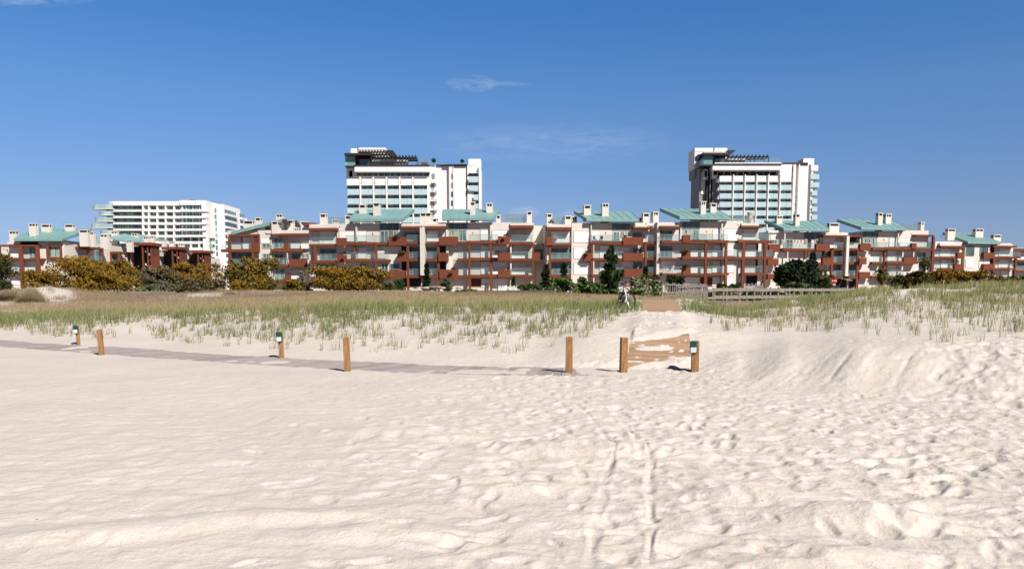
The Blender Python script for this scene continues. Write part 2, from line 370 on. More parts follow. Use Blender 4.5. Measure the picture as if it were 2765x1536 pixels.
def stamps(n, fx, fy, dens, dmin=0.018, dmax=0.05, amin=.06, amax=.135):
    k = 0
    while k < n:
        x, y = fx(), fy()
        if rg.random() > dens(x, y): continue
        a = rg.uniform(amin, amax); stamp(x, y, a*rg.uniform(1.0, 1.7), a*rg.uniform(.55, .85), rg.uniform(0, 3.14), rg.uniform(dmin, dmax)); k += 1
stamps(3300, lambda: rg.uniform(-3, 11.5), lambda: 4.3+13.5*rg.random()**0.8, lambda x, y: (max(0.06, min(1, (x+1.3+0.04*y)/2.4)))*(1 if abs(x) < 0.75*y+1 else 0)*(0.08 if (y > 13.0 and 4.2 < x < 0.545*y) else 1), 0.02, 0.06)
stamps(1100, lambda: rg.uniform(-9, .5), lambda: 4.3+11*rg.random()**.8, lambda x, y: 0.25*(1 if abs(x) < 0.75*y+1 else 0), 0.008, 0.022, .07, .2)
stamps(420, lambda: rg.uniform(2.0, 4.8), lambda: rg.uniform(15, 32), lambda x, y: 1.0 if abs(x-bw2_x(y)) < 1.5 else 0.25, 0.015, 0.04)
stamps(260, lambda: rg.uniform(7.0, 11.5), lambda: rg.uniform(11.3, 16), lambda x, y: 1.0 if x > 0.53*y else 0.12, 0.05, 0.11, .11, .18)
# long cart tracks
def groove(pts, w_, d):
    wp = [(atY(a, HOR, gy(b)).x, gy(b)) for a, b in pts]
    dist = np.full(XX.shape, 9.0); sel = (YY < 15) & (YY > 3)
    x = XX[sel]; y = YY[sel]; dd = np.full(x.shape, 9.0)
    for (ax, ay), (bx, by) in zip(wp[:-1], wp[1:]):
        vx, vy = bx-ax, by-ay; t = np.clip(((x-ax)*vx+(y-ay)*vy)/(vx*vx+vy*vy), 0, 1)
        dd = np.minimum(dd, np.hypot(x-ax-t*vx, y-ay-t*vy))
    dd = np.abs(dd+0.045*(fbm(x*2.2, y*2.2, 3)-0.5))*(1+1.1*(vnoise(x*3, y*3)-0.5))
    q = np.clip(1.9*fbm(x*1.7+5, y*1.7, 3)-0.35, 0.35, 1.3)
    ZZ[sel] += 0.42*(-d*np.exp(-(dd/w_)**2.4) + 0.2*d*np.exp(-((dd-1.9*w_)/(0.7*w_))**2))*q
groove([(1560, 1090), (1592, 1118), (1632, 1165), (1668, 1222), (1640, 1285), (1634, 1345), (1612, 1420), (1606, 1480), (1600, 1560), (1596, 1690)], 0.030, 0.055)
groove([(1672, 1120), (1706, 1160), (1742, 1200), (1768, 1245), (1762, 1300), (1768, 1370), (1772, 1430), (1766, 1500), (1760, 1690)], 0.028, 0.05)
for k in range(7):
    groove([(2330+25*k, 1100+22*k), (2560+25*k, 1150+24*k), (2800, 1195+24*k)], 0.02, 0.018)
# the sand under and over the boardwalks
nb = fbm(XX*1.1+30, YY*1.1, 3)
d1 = bw1_dist(XX, YY); inside = 1-sstep(0.62+0.5*(nb-0.5), 0.86+0.5*(nb-0.5), d1)
drift = np.clip((fbm(XX*0.9+11, YY*0.9+2, 3)-0.68)*0.5, 0, 0.03)+ 0.03*sstep(0.9, 1.9, XX)
ZZ = ZZ*(1-inside)+(-0.012+drift)*inside
d2 = np.abs(XX-bw2_x(YY)); covz = sstep(20.3, 20.9, YY)*(1-sstep(26.1, 26.6, YY))
near2 = (1-sstep(0.8, 3.2, d2))*sstep(17.6, 18.6, YY)*(1-sstep(35.5, 36.5, YY)); ZZ = ZZ*(1-near2)+(bw2_z(YY)+0.0+(ZZ-base_ground(XX, YY)))*near2
in2 = (1-sstep(0.64+0.1*covz, 0.76+0.7*covz, d2))*sstep(17.0, 17.3, YY)*(1-sstep(35.5, 36.5, YY))
bz = bw2_z(YY)
dxp = XX-bw2_x(YY); dr = 0.075*np.exp(-((dxp+0.12)/0.48)**4-((YY-18.75)/0.22)**2)+0.05*np.exp(-((dxp-0.3)/0.14)**2-((YY-18.0)/0.12)**2)+0.05*np.exp(-((dxp+0.05)/0.12)**2-((YY-17.8)/0.1)**2)+np.clip((fbm(XX*3.5, YY*6.0+7, 3)-0.66)*0.4, 0, .05)-0.0
lowpart = sstep(16.95+0.62*(XX-bw2_x(YY)+0.7), 17.3+0.62*(XX-bw2_x(YY)+0.7), YY)
cover = np.maximum(1-lowpart, sstep(19.2+0.8*(nb-.5)+0.5*(XX-bw2_x(YY)), 20.2+0.8*(nb-.5)+0.5*(XX-bw2_x(YY)), YY)*(1-sstep(26.1, 26.7, YY)))
ZZ = ZZ*(1-in2)+(bz-0.035+np.clip(dr, 0, 0.10)*(1-sstep(26, 27, YY)*0.5)+cover*(0.085+0.06*fbm(XX*3, YY*3, 2))*(1-covz*sstep(0.45, 1.3, d2)))*in2
GRIDZ = ZZ
def ground(x, y):
    """height of the finished sheet (bilinear)"""
    x = np.asarray(x, float); y = np.asarray(y, float); u = CX+x/np.maximum(y, .6)*FPX
    i = np.clip(np.searchsorted(ROWS, y, 'right')-1, 0, len(ROWS)-2); j = np.clip(np.searchsorted(ULIST, u, 'right')-1, 0, len(ULIST)-2)
    s = np.clip((y-ROWS[i])/(ROWS[i+1]-ROWS[i]), 0, 1); t = np.clip((u-ULIST[j])/(ULIST[j+1]-ULIST[j]), 0, 1)
    return (GRIDZ[i, j]*(1-t)+GRIDZ[i, j+1]*t)*(1-s)+(GRIDZ[i+1, j]*(1-t)+GRIDZ[i+1, j+1]*t)*s
def G(x, y): return float(ground(x, y))

# where the dry litter and grass cover the sand (0..1), by place
def cover_at(x, y):
    u = CX+x/np.maximum(y, .6)*FPX
    crest = np.interp(u, [0, 400, 700, 1000, 1400, 1700, 1850, 2000, 2150, 2350, 2765], [42, 34, 31, 30, 30, 30, 33, 33, 36, 60, 60])
    n = fbm(x*0.25+3, y*0.25, 4)
    c = sstep(crest-1, crest+7, y+8*(n-0.5))
    # bare sand patches
    for (pu, yc, ru, ry) in ((150, 58, 62, 7), (15, 53, 30, 2.5), (545, 57, 75, 6), (850, 66, 50, 4)):
        r = ((u-pu)/ru)**2+((y-yc)/ry)**2
        c = c*(1-0.95*np.exp(-r*r)*sstep(0.36, 0.60, fbm(x*0.9+3, y*0.6, 4)+0.06))
    return c
verts = np.stack([XX, YY, ZZ], -1).reshape(-1, 3); nr, nc = XX.shape
idx = np.arange(nr*nc).reshape(nr, nc)
faces = np.stack([idx[:-1, :-1], idx[:-1, 1:], idx[1:, 1:], idx[1:, :-1]], -1).reshape(-1, 4)

def sand_material():
    m = bpy.data.materials.new('dune_sand'); m.use_nodes = True; t = m.node_tree; b = t.nodes['Principled BSDF']
    b.inputs['Roughness'].default_value = 0.95; b.inputs['Specular IOR Level'].default_value = 0.15
    co = t.nodes.new('ShaderNodeTexCoord')
    def noise(sc, det=5, rough=0.6):
        n = t.nodes.new('ShaderNodeTexNoise'); n.inputs['Scale'].default_value = sc; n.inputs['Detail'].default_value = det; n.inputs['Roughness'].default_value = rough
        t.links.new(co.outputs['Object'], n.inputs['Vector']); return n
    def ramp(n, p0, c0, p1, c1):
        r = t.nodes.new('ShaderNodeValToRGB'); r.color_ramp.elements[0].position = p0; r.color_ramp.elements[1].position = p1
        r.color_ramp.elements[0].color = (*c0, 1); r.color_ramp.elements[1].color = (*c1, 1); t.links.new(n, r.inputs[0]); return r.outputs[0]
    base = ramp(noise(0.5, 6).outputs[0], 0.3, (0.50, 0.458, 0.415), 0.7, (0.565, 0.516, 0.468))
    spk = ramp(noise(60, 3, 0.7).outputs[0], 0.28, (0.72, 0.68, 0.66), 0.45, (1, 1, 1))
    mx = t.nodes.new('ShaderNodeMix'); mx.data_type = 'RGBA'; mx.blend_type = 'MULTIPLY'; mx.inputs[0].default_value = 1
    t.links.new(base, mx.inputs[6]); t.links.new(spk, mx.inputs[7])
    vo = t.nodes.new('ShaderNodeTexVoronoi'); vo.inputs['Scale'].default_value = 5.5; vo.inputs['Randomness'].default_value = 1.0; t.links.new(co.outputs['Object'], vo.inputs['Vector'])
    fl = ramp(vo.outputs['Distance'], 0.035, (0.25, 0.19, 0.14), 0.06, (1, 1, 1)); mk = ramp(noise(1.7, 3).outputs[0], 0.50, (0, 0, 0), 0.56, (1, 1, 1))
    mf = t.nodes.new('ShaderNodeMix'); mf.data_type = 'RGBA'; mf.blend_type = 'MULTIPLY'; t.links.new(mk, mf.inputs[0]); t.links.new(mx.outputs[2], mf.inputs[6]); t.links.new(fl, mf.inputs[7]); mx = mf
    dry = ramp(noise(0.6, 8, 0.7).outputs[0], 0.35, (0.16, 0.12, 0.095), 0.68, (0.36, 0.285, 0.22))
    at = t.nodes.new('ShaderNodeAttribute'); at.attribute_name = 'cover'
    m2 = t.nodes.new('ShaderNodeMix'); m2.data_type = 'RGBA'; t.links.new(at.outputs['Fac'], m2.inputs[0])
    t.links.new(mx.outputs[2], m2.inputs[6]); t.links.new(dry, m2.inputs[7]); t.links.new(m2.outputs[2], b.inputs['Base Color'])
    bp = t.nodes.new('ShaderNodeBump'); bp.inputs['Strength'].default_value = 0.36; bp.inputs['Distance'].default_value = 0.012
    bn = noise(34, 6, 0.75); b2 = noise(7, 5, 0.7); b3 = ramp(b2.outputs[0], 0.46, (0, 0, 0), 0.62, (1, 1, 1))
    ad = t.nodes.new('ShaderNodeMath'); ad.operation = 'MULTIPLY_ADD'; ad.inputs[1].default_value = 1.6; t.links.new(b3, ad.inputs[0]); t.links.new(bn.outputs[0], ad.inputs[2]); t.links.new(ad.outputs[0], bp.inputs['Height']); t.links.new(bp.outputs[0], b.inputs['Normal'])
    return m
M['sand'] = sand_material()
gm = npmesh('beach_sand', verts, faces, ['sand'], smooth=True)
cv = cover_at(XX, YY).ravel().astype(np.float32)
at = gm.attributes.new('cover', 'FLOAT', 'POINT'); at.data.foreach_set('value', cv)
tag(obj('beach_sand', gm), kind='structure')

# grey planked path along the foot of the dune, and the brown one crossing it
def ribbon(center, width, z_of, name, material, plank=0.145, gap=0.012, parent=None, th=0.03):
    """planks laid across a polyline as one mesh"""
    mb = MB(); rr = random.Random(5); c = [Vector((a, b_, 0)) for a, b_ in center]
    for p, q in zip(c[:-1], c[1:]):
        L = (q-p).length; d = (q-p)/L; n = Vector((-d.y, d.x, 0)); k = int(L/plank)
        for i in range(k):
            s0 = i*L/k+gap/2; s1 = (i+1)*L/k-gap/2; j = rr.uniform(-.02, .02); hz = rr.uniform(-.004, .004)
            pts = []
            for dz in (-th, 0):
                for (s_, w_) in ((s0, -width/2+j), (s1, -width/2+j), (s1, width/2+j), (s0, width/2+j)):
                    v = p+d*s_+n*w_; pts.append((v.x, v.y, z_of(v.x, v.y)+dz+hz))
            # keep consistent order (bottom 4, top 4)
            mb.hexa(pts, material if rr.random() > .28 or not material.startswith('plank') else {'plank': 'plankd', 'plankgrey': 'plankgreyd'}[material])
    return mb.build(name, parent)
tag(ribbon(BW1, 1.75, lambda x, y: 0.004+0.002*math.sin(x*1.7), 'sandy_boardwalk', 'plankgrey'), kind='structure')
cl2 = [(float(bw2_x(y)), y) for y in np.linspace(17.2, 36.0, 26)]
tag(ribbon(cl2, 1.40, lambda x, y: float(bw2_z(y)), 'dune_crossing_boardwalk', 'plank', 0.14), kind='structure')
#--STRUCT
# ------------------------------------------------------------ facades
class Facade:
    """a wall plane standing in the world; coordinates are read through the photograph and turned into metres on that plane"""
    def __init__(s, name, label, cat, px, D, yaw=0.0, X0=0.0, sc=4.77, Y0=520.0, group=None, z0=1.3, ang=None):
        s.X0, s.sc, s.Y0 = X0, sc, Y0
        P = atY(px, HOR, D); s.O = Vector((P.x, D, z0)); s.yaw = rad(yaw)
        s.a = Vector((math.cos(s.yaw), math.sin(s.yaw), 0)); s.b = Vector((-math.sin(s.yaw), math.cos(s.yaw), 0))
        s.root = thing(name, label, cat, s.O, s.yaw, group); s.k = 0; s.roof = None
    def p(s, zx, zy, pr=0.0):
        px = s.X0+zx/s.sc; py = s.Y0+zy/s.sc
        d = ray(px, py); C = Vector((0, 0, EYE)); t = ((s.O-C).dot(s.b)-pr)/d.dot(s.b); q = C+d*t-s.O
        return q.dot(s.a), q.z
    def rect(s, x0, y0, x1, y1, pr):
        ym = y1 if abs(y1) > 0 else y1; xm = (x0+x1)/2
        a0, _ = s.p(x0, (y0+y1)/2, pr); a1, _ = s.p(x1, (y0+y1)/2, pr); z0 = s.p(xm, y1, pr)[1]; z1 = s.p(xm, y0, pr)[1]
        return a0, a1, z0, z1
    def e(s): s.k += 1; return (s.k % 13)*0.0031
    def bx(s, name, x0, y0, x1, y1, pr, back, m, parent=None, floor=None):
        e = s.e(); a0, a1, z0, z1 = s.rect(x0, y0, x1, y1, pr)
        if floor is not None: z0 = floor
        return MB().box(a0+e, a1-e, -pr-e, back-e, z0+e*0.6, z1-e*0.6, m).build(name, parent or s.root)
    def glazing(s, name, x0, y0, x1, y1, pr, glass, frame='frame', nx=2, ny=1, fw=0.10, label=None, mull=None):
        pr += .07; e = s.e(); a0, a1, z0, z1 = s.rect(x0, y0, x1, y1, pr)
        w_ = MB().box(a0+0.02, a1-0.02, -pr+0.03, -pr+0.3, z0+0.02, z1-0.02, glass).build(name, s.root)
        f = MB(); y0_, y1_ = -pr-0.03-e, -pr+0.2
        f.box(a0, a0+fw, y0_, y1_, z0, z1, frame).box(a1-fw, a1, y0_, y1_, z0, z1, frame)
        f.box(a0+fw, a1-fw, y0_, y1_, z1-fw, z1, frame).box(a0+fw, a1-fw, y0_, y1_, z0, z0+fw, frame)
        for i in range(1, nx):
            c = a0+(a1-a0)*i/nx; f.box(c-fw*.45, c+fw*.45, y0_+.004, y1_, z0+fw, z1-fw, frame)
        for i in range(1, ny):
            c = z0+(z1-z0)*i/ny; f.box(a0+fw, a1-fw, y0_+.008, y1_, c-fw*.35, c+fw*.35, frame)
        f.build('frame', w_); return w_
    def rail(s, x0, y0, x1, y1, pr=1.95, side=None):
        e = s.e(); a0, a1, z0, z1 = s.rect(x0, y0, x1, y1, pr)
        r = MB().box(a0, a1, -pr-e, -pr-e+0.025, z0+0.02, z1-0.04, 'railglass')
        r.box(a0, a1, -pr-e-0.025, -pr-e+0.05, z1-0.04, z1+0.015, 'metal')
        n = max(1, int((a1-a0)/1.6))
        for i in range(n+1):
            c = a0+(a1-a0)*i/n; r.box(c-0.018, c+0.018, -pr-e+0.028, -pr-e+0.06, z0, z1-0.04, 'metal')
        return r.build('balcony_railing', s.root)
    def chimney(s, x0, y0, x1, y1, back=4.0, dep=1.0, m='cream', parent=None):
        e = s.e(); a0, a1, z0, z1 = s.rect(x0, y0, x1, y1, -back); w_ = a1-a0; z0 -= 1.2
        hh = min(0.45, (z1-z0)*0.2); b = MB()
        b.box(a0, a1, back, back+dep, z0, z1-hh-0.16, m)
        b.box(a0+.12, a1-.12, back+.10, back+dep-.10, z1-hh-0.16, z1-0.16, 'dark')
        for cx_ in (a0, a1-.16):
            for cy_ in (back, back+dep-.16): b.box(cx_, cx_+.16, cy_, cy_+.16, z1-hh-.16, z1-.16, m)
        if s.k % 3 == 0: b.box(a0+w_/2-.05, a0+w_/2+.05, back+.002, back+.1, z1-hh-.16, z1-.16, m)
        b.box(a0-.07, a1+.07, back-.07, back+dep+.07, z1-.16, z1, m)
        return b.build('chimney', parent or s.root)
    def troof(s, bx0, bx1, by, tx0, tx1, ty, L=6.0, over=2.4, th=0.42, seams=6):
        e = s.e()
        xa, za = s.p(bx0, by, over); xb, _ = s.p(bx1, by, over); za = s.p((bx0+bx1)/2, by, over)[1]
        xc, _ = s.p(tx0, ty, -L); xd, _ = s.p(tx1, ty, -L); zc = s.p((tx0+tx1)/2, ty, -L)[1]
        P0 = [(xa, -over, za), (xb, -over, za), (xd, L, zc-th), (xc, L, zc-th)]
        P1 = [(x, y, z+th) for x, y, z in P0]
        b = MB().hexa(P0+P1, 'teal'); r = b.build('roof', s.root)
        sm = MB()
        for i in range(0, seams+1):
            t = i/seams; f = (Vector(P1[0])*(1-t)+Vector(P1[1])*t); g = (Vector(P1[3])*(1-t)+Vector(P1[2])*t)
            wd = 0.03
            sm.hexa([(f.x-wd, f.y-.02, f.z-th*.6), (f.x+wd, f.y-.02, f.z-th*.6), (g.x+wd, g.y, g.z-.02), (g.x-wd, g.y, g.z-.02),
                     (f.x-wd, f.y-.02, f.z+.05), (f.x+wd, f.y-.02, f.z+.05), (g.x+wd, g.y, g.z+.05), (g.x-wd, g.y, g.z+.05)], 'seam')
        sm.build('seam', r)
        # boarded underside
        q = MB().hexa([(x, y, z-0.10) for x, y, z in P0]+[(x, y, z-0.005) for x, y, z in P0], 'soffit')
        q.v = [((v[0]*.98+(xa+xb)/2*.02), v[1]+.15, v[2]) for v in q.v]; q.build('soffit', r)
        s.roof = r; return r
    def run(s, text):
        for ln in text.strip().splitlines():
            ln = ln.split('#')[0].split()
            if not ln: continue
            c = ln[0]; v = [float(t) for t in ln[1:]]
            x0, y0, x1, y1 = v[:4]; pr = v[4] if len(v) > 4 else None
            sc_ = lambda q: q*.62 if (q > 0 and c != 'X') else q
            d = lambda k: sc_(k if pr is None else pr)
            if c == 'M': s.bx('wall', x0, y0, x1, y1, d(0), 13, 'cream', floor=-3.0)
            elif c == 'W': s.bx('wall', x0, y0, x1, y1, d(.6), 0.25, 'cream')
            elif c == 'WG': s.bx('wall', x0, y0, x1, y1, d(.6), 0.25, 'cream', floor=-3.0)
            elif c == 'V': s.bx('parapet', x0, y0, x1, y1, d(1.0), 0.4, 'cream')
            elif c == 'S': s.bx('balcony_slab', x0, y0, x1, y1, d(2.0), 0.2, 'red')
            elif c == 'P': s.bx('planter', x0, y0, x1, y1, d(2.5), -d(2.5)+.8, 'red')
            elif c == 'N': s.bx('red_panel', x0, y0, x1, y1, d(.9), 0.1, 'red')
            elif c == 'R': s.rail(x0, y0, x1, y1, d(1.95))
            elif c == 'C': s.bx('column', x0, y0, x1, y1, d(2.03), -d(2.03)+0.45, 'red')
            elif c == 'CG': s.bx('column', x0, y0, x1, y1, d(2.03), -d(2.03)+0.45, 'red', floor=-3.0)
            elif c == 'K': s.bx('white_column', x0, y0, x1, y1, d(1.2), -d(1.2)+0.3, 'cream')
            elif c == 'F': s.bx('fin_wall', x0, y0, x1, y1, d(2.9), 0.1, 'cream')
            elif c == 'H': s.shutter(x0, y0, x1, y1, d(.05))
            elif c == 'G': s.glazing('window', x0, y0, x1, y1, d(.06), 'glass', 'grey', 2)
            elif c == 'G3': s.glazing('window', x0, y0, x1, y1, d(.06), 'glass', 'grey', 3, 1)
            elif c == 'Q': s.glazing('window', x0, y0, x1, y1, d(.06), 'curt', 'frame', 2)
            elif c == 'D': s.glazing('glass_door', x0, y0, x1, y1, d(.06), 'curt', 'frame', 2)
            elif c == 'DG': s.glazing('glass_door', x0, y0, x1, y1, d(.06), 'glass', 'frame', 2)
            elif c == 'U': s.glazing('upper_window', x0, y0, x1, y1, d(.05), 'glass', 'grey', 2, 2, 0.06)
            elif c == 'O': s.bx('dark_opening', x0, y0, x1, y1, d(.05), 0.05, 'dark')  # flat panel; the shade of a recess is put into its near-black colour
            elif c == 'B': s.bx('brick_panel', x0, y0, x1, y1, d(.08), 0.05, 'brick')
            elif c == 'L': s.bx('wall_lamp', x0, y0, x1, y1, d(.2), 0.05, 'bronze')
            elif c == 'T': s.troof(*v[:7], v[7]*.66, v[8], int(v[9]))
            elif c == 'X': s.chimney(x0, y0, x1, y1, d(4.0), parent=s.roof)
            elif c == 'Y': s.pergola(x0, y0, x1, y1, d(-3))
            else: raise Exception(c)
    def shutter(s, x0, y0, x1, y1, pr):
        pr += .05
        e = s.e(); a0, a1, z0, z1 = s.rect(x0, y0, x1, y1, pr)
        b = MB().box(a0, a1, -pr-e, 0.05-min(pr, 0), z0, z1, 'shut'); n = int((z1-z0)/0.16)
        r = b.build('roller_shutter_or_lit_band', s.root)
        f = MB().box(a0-.05, a1+.05, -pr-e-.03, -pr-e+.05, z1, z1+.10, 'frame').box(a0-.06, a0, -pr-e-.03, -pr-e+.05, z0, z1, 'frame').box(a1, a1+.06, -pr-e-.03, -pr-e+.05, z0, z1, 'frame')
        f.build('frame', r)
    def pergola(s, x0, y0, x1, y1, pr):
        a0, a1, z0, z1 = s.rect(x0, y0, x1, y1, pr); b = MB()
        for dy in (0, 2.4):
            for i in range(6):
                c = a0+(a1-a0)*i/5; b.box(c-.03, c+.03, -pr+dy-.03, -pr+dy+.03, z0-.5, z1, 'metal')
            b.box(a0, a1, -pr+dy-.035, -pr+dy+.035, z1-.06, z1, 'metal'); b.box(a0, a1, -pr+dy-.03, -pr+dy+.03, z0+(z1-z0)*.45, z0+(z1-z0)*.45+.04, 'metal')
            b.box(a0+.1, a1-.1, -pr+dy+.04, -pr+dy+.055, z0, z1-.1, 'railglass')
        for c in (a0, a1): b.box(c-.03, c+.03, -pr, -pr+2.4, z1-.06, z1-.005, 'metal')
        b.build('roof_railing', s.root)

GA = 'cream and red apartment blocks along the dune'
A = Facade('apartment_building', 'far left apartment building with three red stair towers along its wing', 'apartment building', 90, 179, 0, 0, group=GA)
A.run('''
M 130 640 835 1200 0
W 510 632 835 1200 .5
M -60 690 150 1200 -2
T 180 800 625 455 1180 462 9 2.6 .5 6
V 92 630 255 668 1.2
S -60 672 490 696 2.2
CG -10 690 12 1160 1.6
S -60 845 560 870 2.2
S -40 1020 490 1046 2.2
CG 256 690 300 1160 2.23
C 460 690 508 1040 2.23
H 130 700 250 838
D 380 705 460 838
H 150 880 268 1010
H 320 880 470 1010
H 150 1052 265 1180
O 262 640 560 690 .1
N 600 672 628 860 1.6
N 628 674 772 692 1.6
N 628 832 772 858 1.6
N 772 672 790 858 1.6
Q 640 695 765 828 .56
H 636 876 800 1000 .55
K 796 630 816 1010 .9
R 300 795 455 838
R 130 960 470 1010
X 370 395 460 525 1
X 530 408 640 475 5
X 828 408 940 470 6
X 118 495 208 630 4
X 1020 478 1130 625 3
''')
# wing of building A: a long wall facing right, with balcony boxes and open stair towers
def wing():
    r = A.root; o = A.O
    def wb(name, x0, x1, y0, y1, z0, z1, m, parent=None): return MB().box(x0-o.x, x1-o.x, y0-o.y, y1-o.y, z0-o.z, z1-o.z, m).build(name, parent or r)
    top = zat(648, 179)
    segs = [(180, 208, top), (208, 226, top-.15), (226, 246, top-.3), (246, 275, top-.45)]
    for i, (y0, y1, z) in enumerate(segs):
        wb('wall', -112, -100.0+0.05*i, y0+.02, y1, 0, z, 'cream')
    for (x1, y0, y1, z1) in ((-96.6, 183.5, 190.4, top-1.2), (-97.6, 200, 205.6, top-1.5)):
        for z in (z1, z1-3.0, z1-6.0): wb('balcony_slab', -100.2, x1, y0, y1, z-.45, z, 'red')
        for (a, b) in ((x1-.45, y0+.02), (x1-.45, y1-.47), (-100.1, y0+.03)): wb('column', a, a+.44, b, b+.45, 0.5, z1-.45, 'red')
        for z in (z1-3.0,):
            g = MB().box(-99.6-o.x, x1-.5-o.x, y0+.1-o.y, y0+.13-o.y, z-o.z, z+1.0-o.z, 'railglass').box(x1-.1-o.x, x1-.07-o.x, y0+.5-o.y, y1-.5-o.y, z-o.z, z+1.0-o.z, 'railglass').build('balcony_railing', r)
        wb('window', -99.95, -99.9, y0+1, y1-1, z1-3.0, z1-.8, 'curt')
    wb('window', -99.93, -99.9, 192.5, 196.5, top-4.6, top-1.6, 'curt')
    for k, (y0, y1) in enumerate(((208, 213), (226.2, 231), (244.6, 249))):
        z1 = zat(655, 208)-0.12*k; x0, x1 = -95.7, -93.3
        t = wb('stair_tower', x1-.35, x1, y0+.3, y1, 0.5, z1-.7, 'red')
        for c in range(7):
            wb('slot', x1-.02, x1+.03, y0+.7+c*.6, y0+.86+c*.6, z1-3.4, z1-1.1, 'dark', t)
        wb('roof_slab', -98.3, x1+.5, y0-.4, y1+.5, z1-.7, z1, 'red', t)
        wb('column', x0, x0+.35, y0, y0+.4, 0.5, z1-.7, 'red', t); wb('column', x0+1.3, x0+1.6, y0+.1, y0+.4, 0.5, z1-.7, 'red', t)
        wb('back_wall', -100.3, x0+.1, y1-.4, y1-.1, 0.5, z1-.7, 'dark', t); wb('back_wall', x0+.1, x1-.3, y1-.35, y1-.05, 0.5, z1-.7, 'soffit', t)
        for f in range(4):
            za = z1-3.6-f*1.75; s_ = 1 if f % 2 else -1
            st = MB(); xa, xb = (x0+.3, x1-.4) if s_ > 0 else (x1-.4, x0+.3)
            y = y0+.9+(0.9 if f % 2 else 0); u = [(xa-o.x, y-o.y, za-o.z), (xb-o.x, y-o.y, za+1.5-o.z), (xb-o.x, y+.7-o.y, za+1.5-o.z), (xa-o.x, y+.7-o.y, za-o.z)]
            st.hexa(u+[(p[0], p[1], p[2]+.3) for p in u], 'shut'); st.build('stair_flight', t)
    # roofs and chimneys standing along the wing
    for (px, py, w_, h, Y) in ((280, 637, 20, 14, 192), (308, 630, 16, 18, 208), (363, 638, 15, 26, 214), (393, 643, 14, 13, 216), (348, 652, 14, 12, 203), (245, 630, 15, 12, 188),
                               (408, 642, 13, 16, 222), (440, 650, 12, 14, 232), (462, 655, 12, 10, 240), (488, 661, 14, 12, 246)):
        P = atY(px, py, Y); s = Y/FPX; hh = h*s
        b = MB(); x0, x1 = P.x-w_*s/2-o.x, P.x+w_*s/2-o.x; z1 = P.z-o.z+hh*.3; z0 = top-1.5-o.z; y0 = Y-o.y
        b.box(x0, x1, y0, y0+1.1, z0, z1-.55, 'cream').box(x0+.1, x1-.1, y0+.1, y0+1, z1-.55, z1-.15, 'dark').box(x0, x0+.15, y0, y0+1.1, z1-.55, z1-.15, 'cream').box(x1-.15, x1, y0, y0+1.1, z1-.55, z1-.15, 'cream')
        b.box((x0+x1)/2-.08, (x0+x1)/2+.08, y0+.01, y0+1.09, z1-.55, z1-.15, 'cream').box(x0-.08, x1+.08, y0-.08, y0+1.18, z1-.15, z1, 'cream').build('chimney', r)
    for (px0, px1, py0, py1, Y) in ((292, 345, 654, 640, 205), (345, 400, 650, 643, 222)):
        a = atY(px0, py1, Y); b_ = atY(px1, py0, Y)
        MB().hexa([(a.x-o.x, Y-o.y, a.z-o.z-.3), (b_.x-o.x, Y-o.y, b_.z-o.z-.3), (b_.x-o.x+1, Y+7-o.y, b_.z-o.z+.5), (a.x-o.x+1, Y+7-o.y, a.z-o.z+1.1),
                   (a.x-o.x, Y-o.y, a.z-o.z), (b_.x-o.x, Y-o.y, b_.z-o.z), (b_.x-o.x+1, Y+7-o.y, b_.z-o.z+.8), (a.x-o.x+1, Y+7-o.y, a.z-o.z+1.4)], 'teal').build('roof', r)
    for seg in range(3):
        b = MB(); y0 = 193+seg*17; y1 = y0+13
        for i in range(6):
            yy = y0+(y1-y0)*i/5; b.box(-100.5-o.x, -100.45-o.x, yy-o.y, yy+.05-o.y, top-.4-seg*.15-o.z, top+.8-seg*.15-o.z, 'metal')
        for h in (.45, .8): b.box(-100.5-o.x, -100.46-o.x, y0-o.y, y1-o.y, top+h-seg*.15-.03-o.z, top+h-seg*.15+.02-o.z, 'metal')
        b.build('roof_railing', r)
wing()

Bd = Facade('apartment_building', 'cream apartment building behind the tall olive acacia, its teal roof seen from the gable end', 'apartment building', 730, 157, -4, 600, group=GA)
Bd.run('''
M 78 486 1190 1200 0
S 80 535 470 562 2.0
CG 80 562 112 1000 2.02
C 374 562 406 730 2.02
C 382 765 412 1000 2.04
S -20 728 472 766 2.0
S 100 930 470 962 2.0
R 118 648 374 728
N 245 572 262 728 .3
H 262 578 372 725
N 408 640 472 766 1.8
H 412 580 462 640
N 468 562 476 730 1.6
G3 120 775 380 930
R 120 850 378 930
R -18 675 78 725 1.9
WG 472 486 640 1150 .9
H 500 582 615 650 .95
Q 515 655 625 715 .93
Q 515 785 625 855 .93
Q 520 865 640 920 .93
WG 630 560 640 1150 1.1
V 560 486 1185 528 1.2
S 620 528 1183 556 2.0
D 665 580 792 716
N 788 650 858 725 1.9
R 638 643 790 722 1.95
H 862 655 1002 720
R 858 645 1005 722 1.95
S 626 725 1026 762 2.0
W 1015 655 1130 725 .9
H 1020 658 1110 722 .95
DG 672 785 795 915
R 640 843 842 925 1.95
K 832 765 846 925 1.7
S 630 925 850 956 2.0
P 856 860 1086 956 2.3
G 895 785 1010 850
Q 1015 785 1120 850
D 680 975 802 1118
N 803 1050 866 1140 1.9
R 640 1040 805 1118
S 650 1124 1020 1152 2.0
H 868 1000 1052 1112
L 822 582 832 600
L 812 780 820 796
N 1095 403 1250 440 -3
''')
